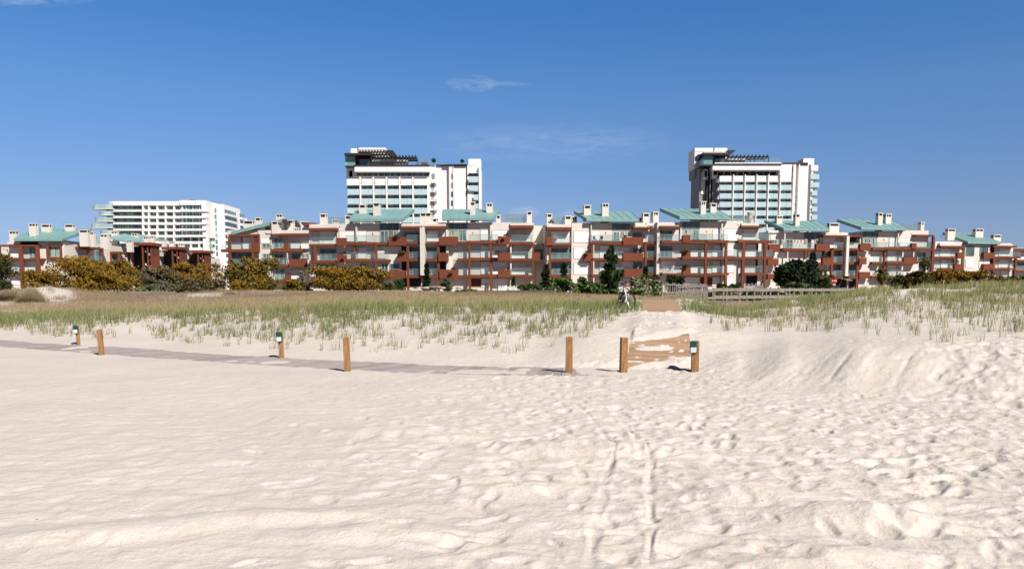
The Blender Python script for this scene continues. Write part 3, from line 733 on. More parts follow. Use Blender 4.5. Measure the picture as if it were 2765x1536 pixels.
def gable(F):
    b = MB(); pr = 0.5; L = 8.0
    def q(zx, zy, y): x, z = F.p(zx, zy, 0.5); return (x, y, z)
    p0, p1 = F.p(112, 505, pr), F.p(772, 338, pr); th = .62
    b.hexa([(p0[0], -.6, p0[1]-th), (p1[0], -.6, p1[1]-th), (p1[0], L, p1[1]-th+.3), (p0[0], L, p0[1]-th+.3), (p0[0], -.6, p0[1]), (p1[0], -.6, p1[1]), (p1[0], L, p1[1]+.5), (p0[0], L, p0[1]+.5)], 'teal')
    r = b.build('roof', F.root); F.roof = r
    e = F.p(822, 405, pr); b = MB()
    b.hexa([(p1[0], -.5, p1[1]-th), (e[0], -.5, e[1]-.1), (e[0], L, e[1]-.1), (p1[0], L, p1[1]-th+.4), (p1[0], -.5, p1[1]), (e[0], -.5, e[1]+.3), (e[0], L, e[1]+.3), (p1[0], L, p1[1]+.4)], 'soffit').build('eave', r)
    # gable wall under the slope
    g0, g1, g2 = F.p(280, 490, 0), F.p(750, 490, 0), F.p(750, 352, 0); g3 = F.p(280, 472, 0)
    MB().hexa([(g0[0], .35, g0[1]), (g1[0], .35, g0[1]), (g1[0], L-.4, g0[1]), (g0[0], L-.4, g0[1]), (g0[0], .35, g3[1]), (g2[0], .35, g2[1]), (g2[0], L-.4, g2[1]), (g0[0], L-.4, g3[1])], 'cream').build('gable_wall', F.root)
gable(Bd)
Bd.run('''
O 560 455 612 478 -.3
X 275 360 395 490 1
X 425 320 495 470 5
X 692 275 775 370 6
X 635 368 715 490 -1
X 838 352 915 490 2
X 925 455 985 495 2
X 1010 370 1090 490 2
''')

Cb = Facade('apartment_building', 'cream apartment building with red balconies in front of the left hotel tower', 'apartment building', 985, 143, -5, 850, group=GA)
Cb.run('''
M -60 403 1370 1200 0
V -60 415 283 456 1.1
S -82 455 283 490 2.3
WG -70 490 -30 1200 .2
C -12 690 23 905 2.05
H 60 500 262 660 .03
R -60 578 275 660 1.95
S -75 660 275 692 2.0
G3 72 726 275 870
R 25 790 285 870 1.95
S -70 870 275 906 2.0
G3 30 925 275 1090
S -60 1088 275 1120 2.0
W 285 400 1105 642 .45
T 445 1135 371 545 1288 217 6.5 2.4 .45 6
H 320 500 522 634 .5
K 525 385 546 640 1.4
H 550 500 664 634 .5
L 740 518 752 536 .6
L 312 432 322 446 .6
U 835 395 1080 490 .5
DG 845 493 948 638 .5
G 955 493 1010 565 .5
Q 1012 493 1078 562 .5
P 276 582 402 690 2.6
R 402 552 770 638
R 770 556 945 642
S 400 638 786 674 2.05
S 786 642 950 676 2.0
P 948 572 1178 682 2.6
C 500 690 526 852 1.5
C 775 680 802 888 2.08
CG 778 888 804 1110 2.08
H 560 712 668 850
P 280 800 402 898 2.6
R 400 768 776 852
S 398 852 790 890 2.05
S 798 858 970 888 2.0
WG 800 690 1118 1210 .75
R 802 780 952 856
P 1064 778 1176 888 2.6
DG 570 915 672 1062
R 600 985 778 1066
DG 858 912 946 1062 .8
R 806 988 946 1070 1.95
S 800 1072 960 1106 2.0
G 968 915 1086 992 .8
P 952 1000 1162 1106 2.6
S 400 1070 790 1104 2.0
V 1110 403 1690 434 1.2
S 1108 432 1368 466 2.3
G3 1150 508 1355 630
R 1185 548 1358 630
S 1168 630 1358 665 2.1
C 1180 682 1212 850 2.1
CG 1184 880 1212 1210 2.12
G3 1215 702 1356 842
R 1190 765 1358 846
S 1168 846 1358 882 2.1
G3 1212 900 1356 1056
R 1200 983 1360 1064
S 1172 1064 1362 1100 2.1
O 1118 692 1178 850 .3
O 1120 890 1180 1062 .3
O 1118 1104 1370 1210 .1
F 1356 448 1410 1065 3.0
X 570 152 655 272 3
X 750 130 835 292 1
X 1355 258 1500 405 2
X 1512 330 1575 410 3
X 65 272 145 412 2
X 222 342 295 408 6
X 390 295 468 400 3
Y 150 318 385 408 -5
''')

Db = Facade('apartment_building', 'apartment building just right of the first tall white fin', 'apartment building', 1290, 142, -1, 1150, group=GA)  # low white shutter strips in the right loggia paint the sunlit wall foot
Db.run('''
M -6 386 1095 1200 0
M 1095 392 1392 1200 -.4
M 1380 426 1560 1200 -2.2
S -2 432 255 466 2.3
R 0 545 146 630
S 0 630 165 665 2.1
R 0 762 146 845
S 0 847 165 882 2.1
R 30 980 146 1060
S 10 1062 165 1098 2.1
H 15 500 160 630
G3 5 700 145 845
G3 5 900 145 1060
CG 146 676 176 1210 2.15
O 178 690 252 770 .1
O 178 890 256 985 .1
W 256 386 1088 625 .45
T 205 880 357 215 952 214 6.5 2.4 .45 6
U 294 388 536 476 .5
Q 304 482 414 565 .5
D 418 482 526 628 .5
H 706 480 822 612 .5
H 858 482 1048 612 .5
K 824 375 846 618 1.4
L 602 508 614 526 .6
P 165 567 412 674 2.6
S 402 628 542 662 2.0
R 552 540 930 618
S 540 620 930 656 2.1
P 926 562 1086 666 2.6
P 158 776 290 884 2.6
WG 262 690 296 1210 1.2
R 418 762 544 844
S 402 846 542 880 2.0
C 546 660 574 842 2.14
C 820 660 850 840 2.14
R 574 752 880 834
H 710 690 820 836
H 860 690 1050 838
S 544 836 932 874 2.1
P 924 774 1088 880 2.6
P 172 992 416 1100 2.6
R 420 978 546 1060
S 400 1062 542 1094 2.0
C 546 874 574 1058 2.14
C 820 874 850 1056 2.14
R 574 968 862 1052
H 712 895 820 1050
H 858 895 1050 1052
S 544 1054 932 1092 2.1
P 924 990 1088 1094 2.6
CG 548 1092 580 1215 2.14
CG 824 1092 854 1215 2.14
B 584 1108 712 1215
H 716 1110 822 1215
H 862 1110 1046 1215
WG 1084 664 1106 1210 1.5
V 1086 390 1390 424 1.1
S 1090 424 1390 462 2.4
H 1112 590 1360 632 -.35
R 1100 550 1365 632
S 1086 634 1390 668 2.1
R 1102 762 1368 842
H 1110 800 1280 846 -.35
S 1086 846 1388 880 2.1
P 1386 770 1470 880 2.2
R 1102 975 1366 1056
H 1110 1010 1280 1056 -.35
S 1092 1058 1394 1094 2.1
CG 1368 664 1396 1190 2.2
G3 1405 730 1538 862 -2.15
W 1400 660 1545 676 -2.0
W 1400 870 1545 884 -2.0
X 570 118 634 290 1
X 778 134 860 258 3
X 905 288 962 368 2
X 1300 240 1366 390 2
Y 1005 272 1298 384 -3
''')

Eb = Facade('apartment_building', 'cream apartment building behind the dark conical tree and the bicycle', 'apartment building', 1610, 142, 6, 1450, group=GA)  # white shutter panel above the lowest right planter paints sunlit bare wall
Eb.run('''
M 110 412 690 1200 0
M 690 388 1430 1200 0
V 128 412 442 446 1.1
S 128 448 442 482 2.3
H 180 500 425 640
P 116 566 200 680 2.6
R 200 572 436 652
S 90 652 336 686 2.3
S 330 652 442 684 2.1
CG 152 686 182 1080 2.1
G3 180 716 436 852
R 186 775 440 854
S 180 856 442 886 2.1
G3 188 906 432 1052
R 200 980 436 1052
S 180 1054 442 1090 2.1
WG 443 392 692 1200 .9
H 476 500 666 640 .95
H 476 704 600 850 .95
H 476 908 690 1050 .95
T 640 1308 374 474 1192 240 6.5 2.4 .45 7
W 700 392 1230 632 .45
K 690 392 706 640 1.6
H 706 500 810 630 .5
U 970 404 1196 486 .5
D 978 505 1062 630 .5
Q 1078 500 1128 575 .5
Q 1138 500 1186 575 .5
L 880 510 892 528 .6
R 690 548 1112 632
S 690 634 988 664 2.2
S 986 638 1112 668 2.1
P 1108 574 1370 676 2.6
V 1230 410 1424 444 1.1
S 1236 442 1500 468 2.4
G3 1240 515 1352 572
R 1394 550 1536 632
S 1388 634 1540 662 2.1
C 1384 640 1414 838 2.16
C 1386 868 1414 1040 2.16
CG 1388 1060 1414 1180 2.16
R 1412 758 1538 836
S 1386 838 1540 868 2.1
R 1412 964 1536 1036
S 1386 1038 1540 1064 2.1
G 1415 690 1535 836
G 1415 890 1535 1036
P 604 776 700 882 2.6
C 694 672 722 842 2.16
K 724 672 738 842 2.0
R 738 758 1112 840
H 810 684 920 840
S 714 842 1112 874 2.2
P 1110 778 1370 880 2.6
H 1000 704 1200 778
G3 1240 716 1352 775
C 694 876 722 1050 2.16
K 724 876 738 1050 2.0
R 738 968 1112 1046
S 700 1050 1112 1086 2.2
P 1110 982 1370 1084 2.6
H 1080 892 1234 980
H 810 895 1000 1046
G 1240 900 1352 980
CG 694 1086 722 1160 2.16
K 726 1086 740 1160 2.0
H 1040 1120 1200 1200
O 1200 1100 1400 1210
F 1543 380 1580 1062 3.0
V 1410 392 1543 430 .9
X 605 160 695 280 2
X 840 138 925 308 1
X 125 270 196 412 2
X 360 298 442 402 3
X 446 308 514 392 5
X 1312 318 1362 410 3
X 1366 264 1450 410 2
X 1490 246 1568 390 2
Y 200 310 360 402 -4
''')

Fb = Facade('apartment_building', 'cream apartment building behind the picket railing, in front of the right hotel tower', 'apartment building', 1910, 143, 6, 1750, group=GA)
Fb.run('''
M 152 386 960 1200 0
M 960 368 1210 1200 0
M 1205 392 1415 1200 0
V 152 386 404 430 1.1
S 155 428 405 458 2.4
G3 152 490 312 612
R 150 540 412 616
S 176 620 742 654 2.3
P 446 550 548 650 2.6
T 405 1062 348 152 880 208 7 2.4 .45 7
W 412 372 955 615 .45
U 440 380 668 466 .5
Q 450 475 556 545 .5
D 566 475 662 610 .5
H 832 475 940 608 .5
K 944 368 962 612 1.6
W 962 372 1212 622 .6
H 980 474 1162 620 .65
L 748 496 760 512 .6
L 1155 408 1166 420 .75
R 552 540 756 614
R 676 535 1030 612 1.95
S 755 612 1042 648 2.5
V 1200 392 1420 428 1.1
S 1200 428 1480 456 2.4
H 1225 475 1385 610
R 1200 536 1400 612
R 1400 536 1582 612 1.9
S 1165 615 1600 650 2.3
CG 1210 650 1246 1170 2.3
CG 1490 650 1520 1170 2.3
S 1020 826 1600 858 2.25
S 1215 1030 1522 1064 2.25
R 1246 745 1490 826
R 1246 950 1490 1030
R 1520 745 1600 826
H 1255 672 1385 826
O 1260 1070 1400 1200
O 1385 660 1412 1200 .1
N 1410 765 1485 826 -1
N 1410 965 1485 1030 -1
C 728 652 757 1210 2.34
CG 728 900 757 1210 2.36
CG 988 646 1019 1210 2.5
S 150 838 392 868 2.2
G3 152 690 312 838
R 150 757 400 838
P 440 760 548 860 2.6
S 440 828 1022 860 2.3
R 548 748 728 828
R 760 748 986 828
H 550 760 720 826
H 830 680 932 826
O 930 655 946 1200 .2
H 1020 680 1110 820 .65
R 1018 745 1206 826 2.2
K 946 650 962 1200 1.2
S 178 1038 742 1070 2.3
S 755 1035 1042 1068 2.5
P 445 962 548 1066 2.6
R 182 957 440 1038
R 548 955 728 1036
R 760 950 1022 1032 2.4
H 550 965 660 1036
H 830 885 932 1030
WG 960 650 1160 1210 .6
H 1020 885 1105 1028 .65
H 1020 1095 1100 1200 .65
H 470 1092 665 1200
B 672 1090 730 1210
B 762 1090 828 1210
H 830 1090 928 1200
K 1192 870 1204 1030 1.4
H 160 880 360 955
X 680 112 745 280 1
X 806 136 882 252 3
X 66 246 135 388 3
X 1308 252 1352 390 4
Y 1100 292 1380 385 -3
''')

Gb = Facade('apartment_building', 'cream apartment building directly behind the big dark round tree, with a teal roof', 'apartment building', 2160, 162, 10, 2050, group=GA)
Gb.run('''
M 115 508 1120 1200 0
M -70 600 130 1200 -1.5
T 315 905 495 64 750 362 7 2.4 .45 7
V 115 488 320 520 .4
Q 150 606 238 665
Q 250 606 305 665
K 322 515 338 720 1.8
DG 344 602 434 712
U 580 510 776 598
Q 584 600 616 655
O 620 600 672 712
Q 720 600 776 655
L 458 612 466 636
L 496 620 506 636
L 538 612 546 636
P 130 668 266 762 2.4
R 310 650 728 716
S 310 718 872 750 2.2
P 734 660 912 750 2.6
P 110 850 250 938 2.4
P 110 1045 220 1120 2.4
K 360 750 375 850 1.8
C 584 750 610 860 2.2
H 170 770 330 835
H 625 762 800 860
P 820 840 926 932 2.6
S 560 898 800 930 2.2
P 760 1060 850 1112 2.6
S 300 1080 800 1112 2.2
V 812 518 1148 552 1.1
S 830 548 1115 572 2.4
H 820 580 980 712 -.0
R 958 644 1118 716
S 952 716 1118 744 2.2
R 958 824 1118 896
S 952 896 1118 924 2.2
R 956 1006 1118 1076
S 780 1076 1118 1106 2.2
O 815 755 920 840 .2
G3 960 755 1112 896
G3 960 935 1112 1076
CG 922 740 950 1220 2.2
O 780 1112 1120 1230 .1
F 1118 558 1155 1076 3.0
X 228 295 302 410 3
X 468 275 524 438 1
X 905 392 1030 520 2
''')

Hb = Facade('apartment_building', 'apartment building behind the palms, with a tall red frame at its right end', 'apartment building', 2400, 165, 10, 2050, group=GA)
Hb.run('''
M 1150 548 1330 1200 0
M 1330 500 2060 1200 0
S 1156 548 1318 572 2.3
O 1160 575 1296 655
R 1156 644 1298 714
S 1156 714 1302 744 2.2
P 1298 660 1440 746 2.6
R 1156 824 1288 896
S 1156 896 1290 926 2.2
P 1286 836 1384 924 2.6
R 1156 1006 1288 1076
P 1286 1020 1432 1106 2.6
S 1156 1078 1290 1108 2.2
G3 1160 755 1255 896
G3 1160 935 1255 1076
CG 1254 745 1284 1215 2.22
WG 1286 755 1420 1215 .8
H 1420 765 1590 890
O 1150 1112 1250 1230 .1
T 1315 1898 483 1003 1712 350 7 2.4 .45 7
W 1325 500 1790 712 .4
U 1334 508 1532 580 .45
Q 1334 590 1432 652 .45
D 1442 590 1520 708 .45
H 1676 592 1770 700 .45
L 1600 602 1612 618 .5
K 1786 490 1800 720 1.6
R 1440 640 1810 712
S 1462 708 1640 742 2.1
S 1640 704 2000 738 2.3
C 1600 742 1625 1200 1.6
R 1470 822 1590 892
S 1455 890 1595 920 2.1
R 1652 818 1850 886
S 1640 886 2050 918 2.3
R 1640 1000 1850 1070
S 1450 1072 2050 1100 2.2
H 1650 750 1760 880
H 1650 935 1760 1000
K 1840 742 1856 1000 1.6
X 1535 260 1592 424 1
X 1632 274 1704 396 3
''')
Hb.X0, Hb.sc, Hb.Y0 = 2400, 5.222, 540
Hb.run('''
W 135 430 555 664 .6
H 145 538 320 660 .65
H 5 540 108 662 .45
L 318 472 332 486 .7
S 370 488 640 514 2.3
CG 608 515 641 1010 2.35
Q 400 545 525 670
R 392 602 606 682
P 322 608 390 690 2.5
S 320 680 612 710 2.2
R 145 600 325 668
H 208 720 315 800
K 345 710 360 800 1.6
P 212 806 390 900 2.4
Q 400 735 520 865
S 560 874 610 900 2.2
K 520 905 545 1050 1.5
X 452 312 500 445 2
Y 236 340 445 430 -2
''')

Ib = Facade('apartment_building', 'smaller cream apartment building behind the low yellow acacias near the right edge', 'apartment building', 2620, 193, 13, 2400, 5.222, 540, group=GA)
Ib.run('''
M 640 590 1080 1150 0
M 1080 625 1740 1150 0
V 720 608 946 646 1.1
V 645 590 780 612 -1
S 735 645 1075 672 2.3
H 725 686 872 796
W 876 690 1050 740 .2
R 645 735 968 796
S 640 798 962 826 2.2
P 965 738 1066 826 2.6
H 735 842 870 956
R 640 890 916 956
Q 950 845 995 900
S 740 958 1062 986 2.2
P 928 905 1062 986 2.6
CG 914 826 940 1050 2.25
WG 1064 632 1420 1100 1.2
U 1090 646 1206 788 1.25
U 1284 656 1400 788 1.25
H 1084 842 1202 950 1.25
H 1276 842 1330 960 1.25
T 1115 1578 620 758 1210 458 8 2.4 .45 7
P 1340 740 1496 824 2.6
P 1335 900 1490 986 2.6
V 1426 608 1732 646 1.1
S 1480 643 1808 668 2.6
H 1556 686 1706 792
R 1490 732 1855 794
S 1488 796 1866 822 2.4
CG 1468 822 1494 1050 2.2
CG 1775 822 1800 1080 2.4
H 1550 836 1692 948
R 1490 890 1775 948
S 1488 956 1790 982 2.3
H 1580 1000 1680 1080
H 1330 830 1420 900 1.25
O 1420 640 1480 1000 .1
X 835 405 940 500 3
X 1225 406 1335 502 3
X 1480 490 1582 572 3
''')
Jb = Facade('apartment_building', 'cream and red apartment building cut by the right edge of the view', 'apartment building', 2750, 215, 16, 2400, 5.222, 540, group=GA)
Jb.run('''
M 1735 672 2300 1100 0
V 1780 670 2300 702 1.0
S 1735 700 2300 726 2.4
H 1815 740 1990 840
S 1810 846 2300 870 2.2
G3 1812 885 1990 975
R 1800 928 2300 984
S 1800 986 2300 1012 2.2
T 1740 2150 690 1735 2000 655 5 1.5 .35 4
X 2030 560 2100 680 3
''')

# ------------------------------------------------------------ hotels
def hotel_left(s):
    """left tower: read at 6.133 px per unit from (900,380)"""
    s.run('M 0 0 0 0 0') if False else None
GH = 'white hotel towers behind the apartments'
Hl = Facade('hotel_tower', 'white hotel tower between the low white hotel and the shaded tower', 'hotel tower', 1100, 252, 0, 900, 6.133, 380, group=GH)
def tower(s, L):
    R_ = s.root
    def bx(n, x0, y0, x1, y1, pr, back, m, parent=None, floor=None): return s.bx(n, x0, y0, x1, y1, pr, back, m, parent, floor)
    return bx
bx = tower(Hl, 1)
bx('wall', 238, 420, 1600, 2400, -2.2, 16, 'white', None, -2)
for i, r in enumerate([(742, 800), (900, 955), (1058, 1110), (1212, 1262), (1368, 1420)]):
    bx('dark_opening', 240, r[0], 1590, r[1], -2.1, -1.0 if False else 2.25, 'glass')
    for c in range(6):
        x0 = (232, 472, 692, 908, 1124, 1336)[c]; x1 = (446, 664, 878, 1096, 1312, 1562)[c]
        pan = bx('balcony_panel', x0, r[1]+2, x1, r[1]+95, 0.06, .12, 'paleblue')
        q = s = Hl.rect((x0+x1)/2-2, r[1]+2, (x0+x1)/2+2, r[1]+95, .08)
        MB().box(q[0]+.25, q[0]+.31, -.10, -.055, q[2], q[3], 'metal').build('joint', pan)
        if i < 4 or c > 3:
            q = Hl.rect(x0+60, r[0]+14, x1-20, r[1]-2, -2.0); MB().box(q[0], q[1], 1.93, 2.0, q[2], q[3], 'curt').build('window', R_ if False else Hl.root)
    bx('floor_slab', 236, r[0]-14, 1575, r[0]-2, -.1, 2.2, 'white'); bx('floor_slab', 236, r[1]+60, 1575, r[1]+90, -.2, 2.2, 'white')
for c, x in enumerate((447, 664, 880, 1098, 1314)):
    bx('pier', x, 600, x+24, 2400, 0.25, 2.3, 'white', None, -2)
bx('pier', 1562, 620, 1600, 2400, 0.1, 2.3, 'white', None, -2)
for c in range(6):
    x0 = (232, 472, 692, 908, 1124, 1336)[c]; x1 = (446, 664, 878, 1096, 1312, 1562)[c]
    bx('parapet', x0, 632, x1, 738, 0.05, .6, 'white')
bx('floor_slab', 236, 690, 1570, 738, -.7, 2.2, 'white')
bx('window', 380, 525, 1592, 585, -2.1, 2.5, 'glass'); bx('floor_slab', 350, 585, 1590, 640, -1.4, 2.6, 'white')
for x in range(380, 1560, 92): bx('white_column', x, 520, x+8, 625, -1.2, 1.3, 'white')
bx('balcony_railing', 350, 594, 1490, 602, .1, 0.0, 'metal')
bx('cornice', 350, 416, 1600, 516, 0.6, 4, 'white')
bx('roof_edge', 340, 400, 1600, 416, 0.9, 4, 'bronze')
bx('side_core', 234, 430, 352, 622, -3.4, 14, 'grey'); bx('side_core', 262, 500, 318, 600, -2.2, 3.4, 'metal')
bx('glass_lift_lobby', 196, 248, 362, 415, 0.6, 4, 'tealglass'); bx('glass_lift_lobby', 190, 415, 372, 432, .7, 5, 'bronze')
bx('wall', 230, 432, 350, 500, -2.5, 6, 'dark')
bx('canopy', 182, 205, 620, 240, 2.2, 6, 'bronze'); bx('dark_opening', 380, 240, 600, 400, -1.5, 3, 'dark')
bx('brick_panel', 384, 245, 426, 400, -.9, -1.0+2.2, 'brick')
bx('glass_screen', 432, 305, 600, 400, -.2, .3, 'railglass')
bx('penthouse', 290, 128, 870, 330, -5, 12, 'white'); bx('penthouse', 400, 116, 866, 150, -4.9, 12, 'white')
bx('mast', 398, 105, 414, 200, 0, .5, 'bronze')
bx('wall', 600, 320, 1240, 400, -4, 5, 'grey'); bx('parapet', 640, 318, 1220, 345, -3.5, 3.9, 'white')
def pergola(F, x0, x1, yt, yb, n, y0=.2, y1=4.5, legs=4, base=400, sl=0.0, m='bronze'):
    q = F.rect(x0, yt, x1, yb, -y0); b = MB(); q2 = F.rect(x0, base-2, x1, base, -y0); h = q[3]-q[2]
    for y in (y0, y1): b.box(q[0], q[1], y-.15, y+.15, q[2], q[2]+h*.5, m)
    for i in range(n):
        c = q[0]+(q[1]-q[0])*(i+.5)/n; b.hexa([(c-.14, y0-.8, q[2]+h*.5), (c+.14, y0-.8, q[2]+h*.5), (c+.14+sl, y1+.8, q[2]+h*.5), (c-.14+sl, y1+.8, q[2]+h*.5), (c-.14, y0-.8, q[3]), (c+.14, y0-.8, q[3]), (c+.14+sl, y1+.8, q[3]), (c-.14+sl, y1+.8, q[3])], m)
    for i in range(legs):
        c = q[0]+(q[1]-q[0])*i/(legs-1)
        for y in (y0, y1): b.box(c-.1, c+.1, y-.1, y+.1, q2[2], q[2], m)
    return b.build('pergola', F.root)
pergola(Hl, 600, 1385, 245, 310, 15); pergola(Hl, 420, 860, 160, 205, 9, 1, 5, 3, 230)
def tilt(F, P, y0, y1, m='bronze'):
    a = [F.p(x, y, -y0) for x, y in P]; c = [F.p(x, y, -y0) for x, y in P]
    MB().hexa([(a[0][0], y0, a[0][1]), (a[1][0], y0, a[1][1]), (a[1][0], y1, a[1][1]), (a[0][0], y1, a[0][1]),
               (a[3][0], y0, a[3][1]), (a[2][0], y0, a[2][1]), (a[2][0], y1, a[2][1]), (a[3][0], y1, a[3][1])], m).build('pergola_hood', F.root)
tilt(Hl, [(905, 250), (1065, 262), (985, 158), (850, 158)], 1.0, 3.0)
bx('glass_screen', 1395, 292, 1640, 398, -.5, .53, 'railglass'); bx('brick_panel', 1452, 355, 1558, 396, -.8, 2, 'brick')
# stair bay, slots and tall blank walls of the right half
bx('wall', 1600, 420, 1700, 2400, -.9, 14, 'white', None, -2); bx('wall', 1690, 410, 1800, 2400, -1.6, 14, 'white', None, -2)
bx('dark_opening', 1612, 420, 1684, 432, -.85, 1, 'dark'); bx('dark_opening', 1626, 545, 1684, 640, -.85, 1, 'metal')
for k in range(5):
    y = 700+k*151; bx('stair_opening', 1616, y, 1668, y+118, -.86, 1, 'grey'); bx('stair_landing', 1612, y-16, 1722, y-2, .3, 1.2, 'white')
    bx('stair_landing', 1612, y+118, 1722, y+130, .3, 1.2, 'white')
bx('wall', 1800, 425, 1920, 2400, -2.2, 14, 'white', None, -2)
for k in range(6):
    bx('window', 1808, 545+k*149, 1836, 552+k*149, -2.1, 2.3, 'grey'); bx('window', 1808, 602+k*149, 1836, 608+k*149, -2.1, 2.3, 'grey')
bx('wall', 1922, 408, 2000, 2400, -1.4, 14, 'white', None, -2); bx('drain_strip', 1916, 408, 1928, 2400, -1.2, 1.5, 'grey', None, -2); bx('drain_strip', 1985, 408, 1994, 2400, -1.2, 1.5, 'grey', None, -2)
for k in range(5): bx('window', 1946, 548+k*148, 1984, 638+k*148, -1.35, 1.5, 'glass' if k > 1 else 'metal')
bx('wall', 2000, 425, 2208, 2400, -1.7, 14, 'white', None, -2); bx('drain_strip', 2208, 400, 2222, 2400, -1.5, 1.8, 'bronze', None, -2)
bx('roof_edge', 1700, 395, 2210, 410, -1.0, 13, 'bronze'); bx('roof_edge', 1880, 388, 2210, 396, -1.0, 12, 'bronze')
bx('wall', 2222, 410, 2442, 2400, -1.2, 14, 'white', None, -2); bx('penthouse', 2236, 302, 2442, 420, -1.1, 8, 'white')
for k in range(6):
    y = 540+k*150; x0 = 2238 if k < 2 else 2322
    bx('dark_opening', x0, y, 2412, y+50, -1.15, 1.3, 'glass'); bx('balcony_panel', x0, y+52, 2412, y+138, -.35, .42, 'paleblue')
    bx('floor_slab', x0, y-8, 2418, y-1, -.4, 1.2, 'white')
bx('pier', 2412, 420, 2450, 2400, -.1, 1.3, 'white', None, -2)

Hr = Facade('hotel_tower', 'white hotel tower with a shaded grey side wall on its left', 'hotel tower', 2000, 252, 0, 1840, 6.2225, 380, group=GH)
bx = lambda n, x0, y0, x1, y1, pr, back, m, parent=None, floor=None: Hr.bx(n, x0, y0, x1, y1, pr, back, m, parent, floor)
bx('wall', 640, 415, 1860, 2400, -2.4, 16, 'white', None, -2)
for i in range(6):
    y = 695+i*142.5
    bx('dark_opening', 642, y, 1850, y+46, -2.3, 2.5, 'glass')
    for c in range(6):
        x0 = (638, 866, 1062, 1258, 1450, 1650)[c]; x1 = (842, 1036, 1232, 1424, 1620, 1848)[c]
        pan = bx('balcony_panel', x0, y+48, x1, y+135, 0.06, .12, 'paleblue')
        q = Hr.rect((x0+x1)/2-2, y+48, (x0+x1)/2+2, y+135, .08)
        MB().box(q[0]+.25, q[0]+.31, -.10, -.055, q[2], q[3], 'metal').build('joint', pan)
        q = Hr.rect(x0+10, y+16, x0+110, y+44, -2.2); MB().box(q[0], q[1], 2.12, 2.2, q[2], q[3], 'curt').build('window', Hr.root)
    bx('floor_slab', 610, y-12, 1850, y-2, -.1, 2.4, 'white'); bx('floor_slab', 612, y+100, 1850, y+130, -.2, 2.4, 'white')
for x in (846, 1040, 1236, 1430, 1628): bx('pier', x, 570, x+18, 2400, 0.3, 2.5, 'white', None, -2)
bx('pier', 1848, 400, 1870, 2400, -.1, 2.5, 'white', None, -2)
for c in range(6):
    x0 = (640, 866, 1062, 1258, 1450, 1650)[c]; x1 = (842, 1036, 1232, 1424, 1620, 1848)[c]
    bx('parapet', x0, 592 if c < 5 else 520, x1, 690, 0.05, .6, 'white')
bx('floor_slab', 600, 640, 1850, 690, -.7, 2.4, 'white')
bx('window', 540, 500, 1645, 580, -2.2, 2.6, 'dark')
for x in range(600, 1620, 110): bx('white_column', x, 505, x+6, 585, -1.2, 1.3, 'white')
bx('balcony_railing', 640, 518, 1700, 524, .1, 0.0, 'metal')
bx('cornice', 525, 405, 1690, 492, 0.7, 4, 'white'); bx('roof_edge', 520, 388, 1690, 405, 1.0, 4, 'bronze'); bx('parapet', 560, 368, 1690, 386, .8, 3, 'white')
bx('wall', 1640, 400, 1860, 600, -.6, 4, 'white')
# return at the left; its shade is put into the grey colour
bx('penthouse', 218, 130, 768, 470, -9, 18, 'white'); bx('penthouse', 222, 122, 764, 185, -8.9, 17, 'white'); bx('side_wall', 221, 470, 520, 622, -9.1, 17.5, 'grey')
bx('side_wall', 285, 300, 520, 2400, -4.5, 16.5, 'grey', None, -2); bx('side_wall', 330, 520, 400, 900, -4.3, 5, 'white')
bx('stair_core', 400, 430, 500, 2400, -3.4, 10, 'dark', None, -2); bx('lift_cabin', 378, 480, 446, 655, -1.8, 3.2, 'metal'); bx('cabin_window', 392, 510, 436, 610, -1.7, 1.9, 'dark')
bx('drain_strip', 462, 430, 472, 2400, -2.8, 3.2, 'metal', None, -2)
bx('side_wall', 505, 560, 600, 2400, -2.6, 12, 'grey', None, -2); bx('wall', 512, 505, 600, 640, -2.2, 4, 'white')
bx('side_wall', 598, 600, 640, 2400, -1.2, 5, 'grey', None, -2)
for k in range(3): bx('dark_opening', 415, 745+k*135, 455, 800+k*135, -3.3, 3.6, 'dark')
bx('glass_lift_lobby', 370, 252, 526, 402, .8, 4, 'tealglass'); bx('glass_lift_lobby', 335, 402, 530, 424, .9, 6, 'bronze')
bx('canopy', 372, 205, 752, 238, 2.0, 7, 'bronze'); bx('canopy', 372, 186, 752, 205, 1.9, 6, 'cream')
bx('canopy', 292, 225, 372, 300, -1.5, 7, 'bronze')
bx('brick_panel', 532, 242, 560, 392, -.6, 1.2, 'brick'); bx('dark_opening', 562, 238, 740, 390, -2.5, 4, 'dark'); bx('glass_screen', 562, 300, 740, 386, -.2, .3, 'railglass')
bx('wall', 740, 305, 1100, 386, -4, 5, 'grey'); bx('parapet', 750, 304, 1090, 322, -3.5, 3.9, 'white'); bx('mast', 540, 115, 554, 190, 0, .5, 'bronze')
bx('glass_screen', 1160, 300, 1660, 372, -.4, .43, 'railglass'); bx('glass_screen', 1475, 285, 1660, 372, -2, 2.03, 'railglass')
pergola(Hr, 760, 1470, 240, 290, 11, .3, 4.6, 4, 385, sl=1.2)
tilt(Hr, [(775, 250), (830, 235), (918, 160), (770, 160)], 1.0, 4.0)
bx('roof_edge', 1690, 368, 2130, 412, -1.2, 13, 'soffit')
bx('wall', 1865, 412, 1940, 2400, -1.8, 14, 'white', None, -2); bx('wall', 1936, 395, 1958, 2400, -.9, 12, 'white', None, -2); bx('pier', 1872, 395, 1892, 2400, -.9, 3, 'white', None, -2)
for k in range(6): bx('window', 1894, 530+k*133, 1916, 560+k*133, -1.75, 2, 'glass')
bx('wall', 1958, 415, 2115, 2400, -1.4, 14, 'white', None, -2); bx('drain_strip', 2112, 400, 2126, 2400, -1.2, 1.6, 'grey', None, -2); bx('drain_strip', 2132, 400, 2146, 2400, -1.2, 1.6, 'grey', None, -2)
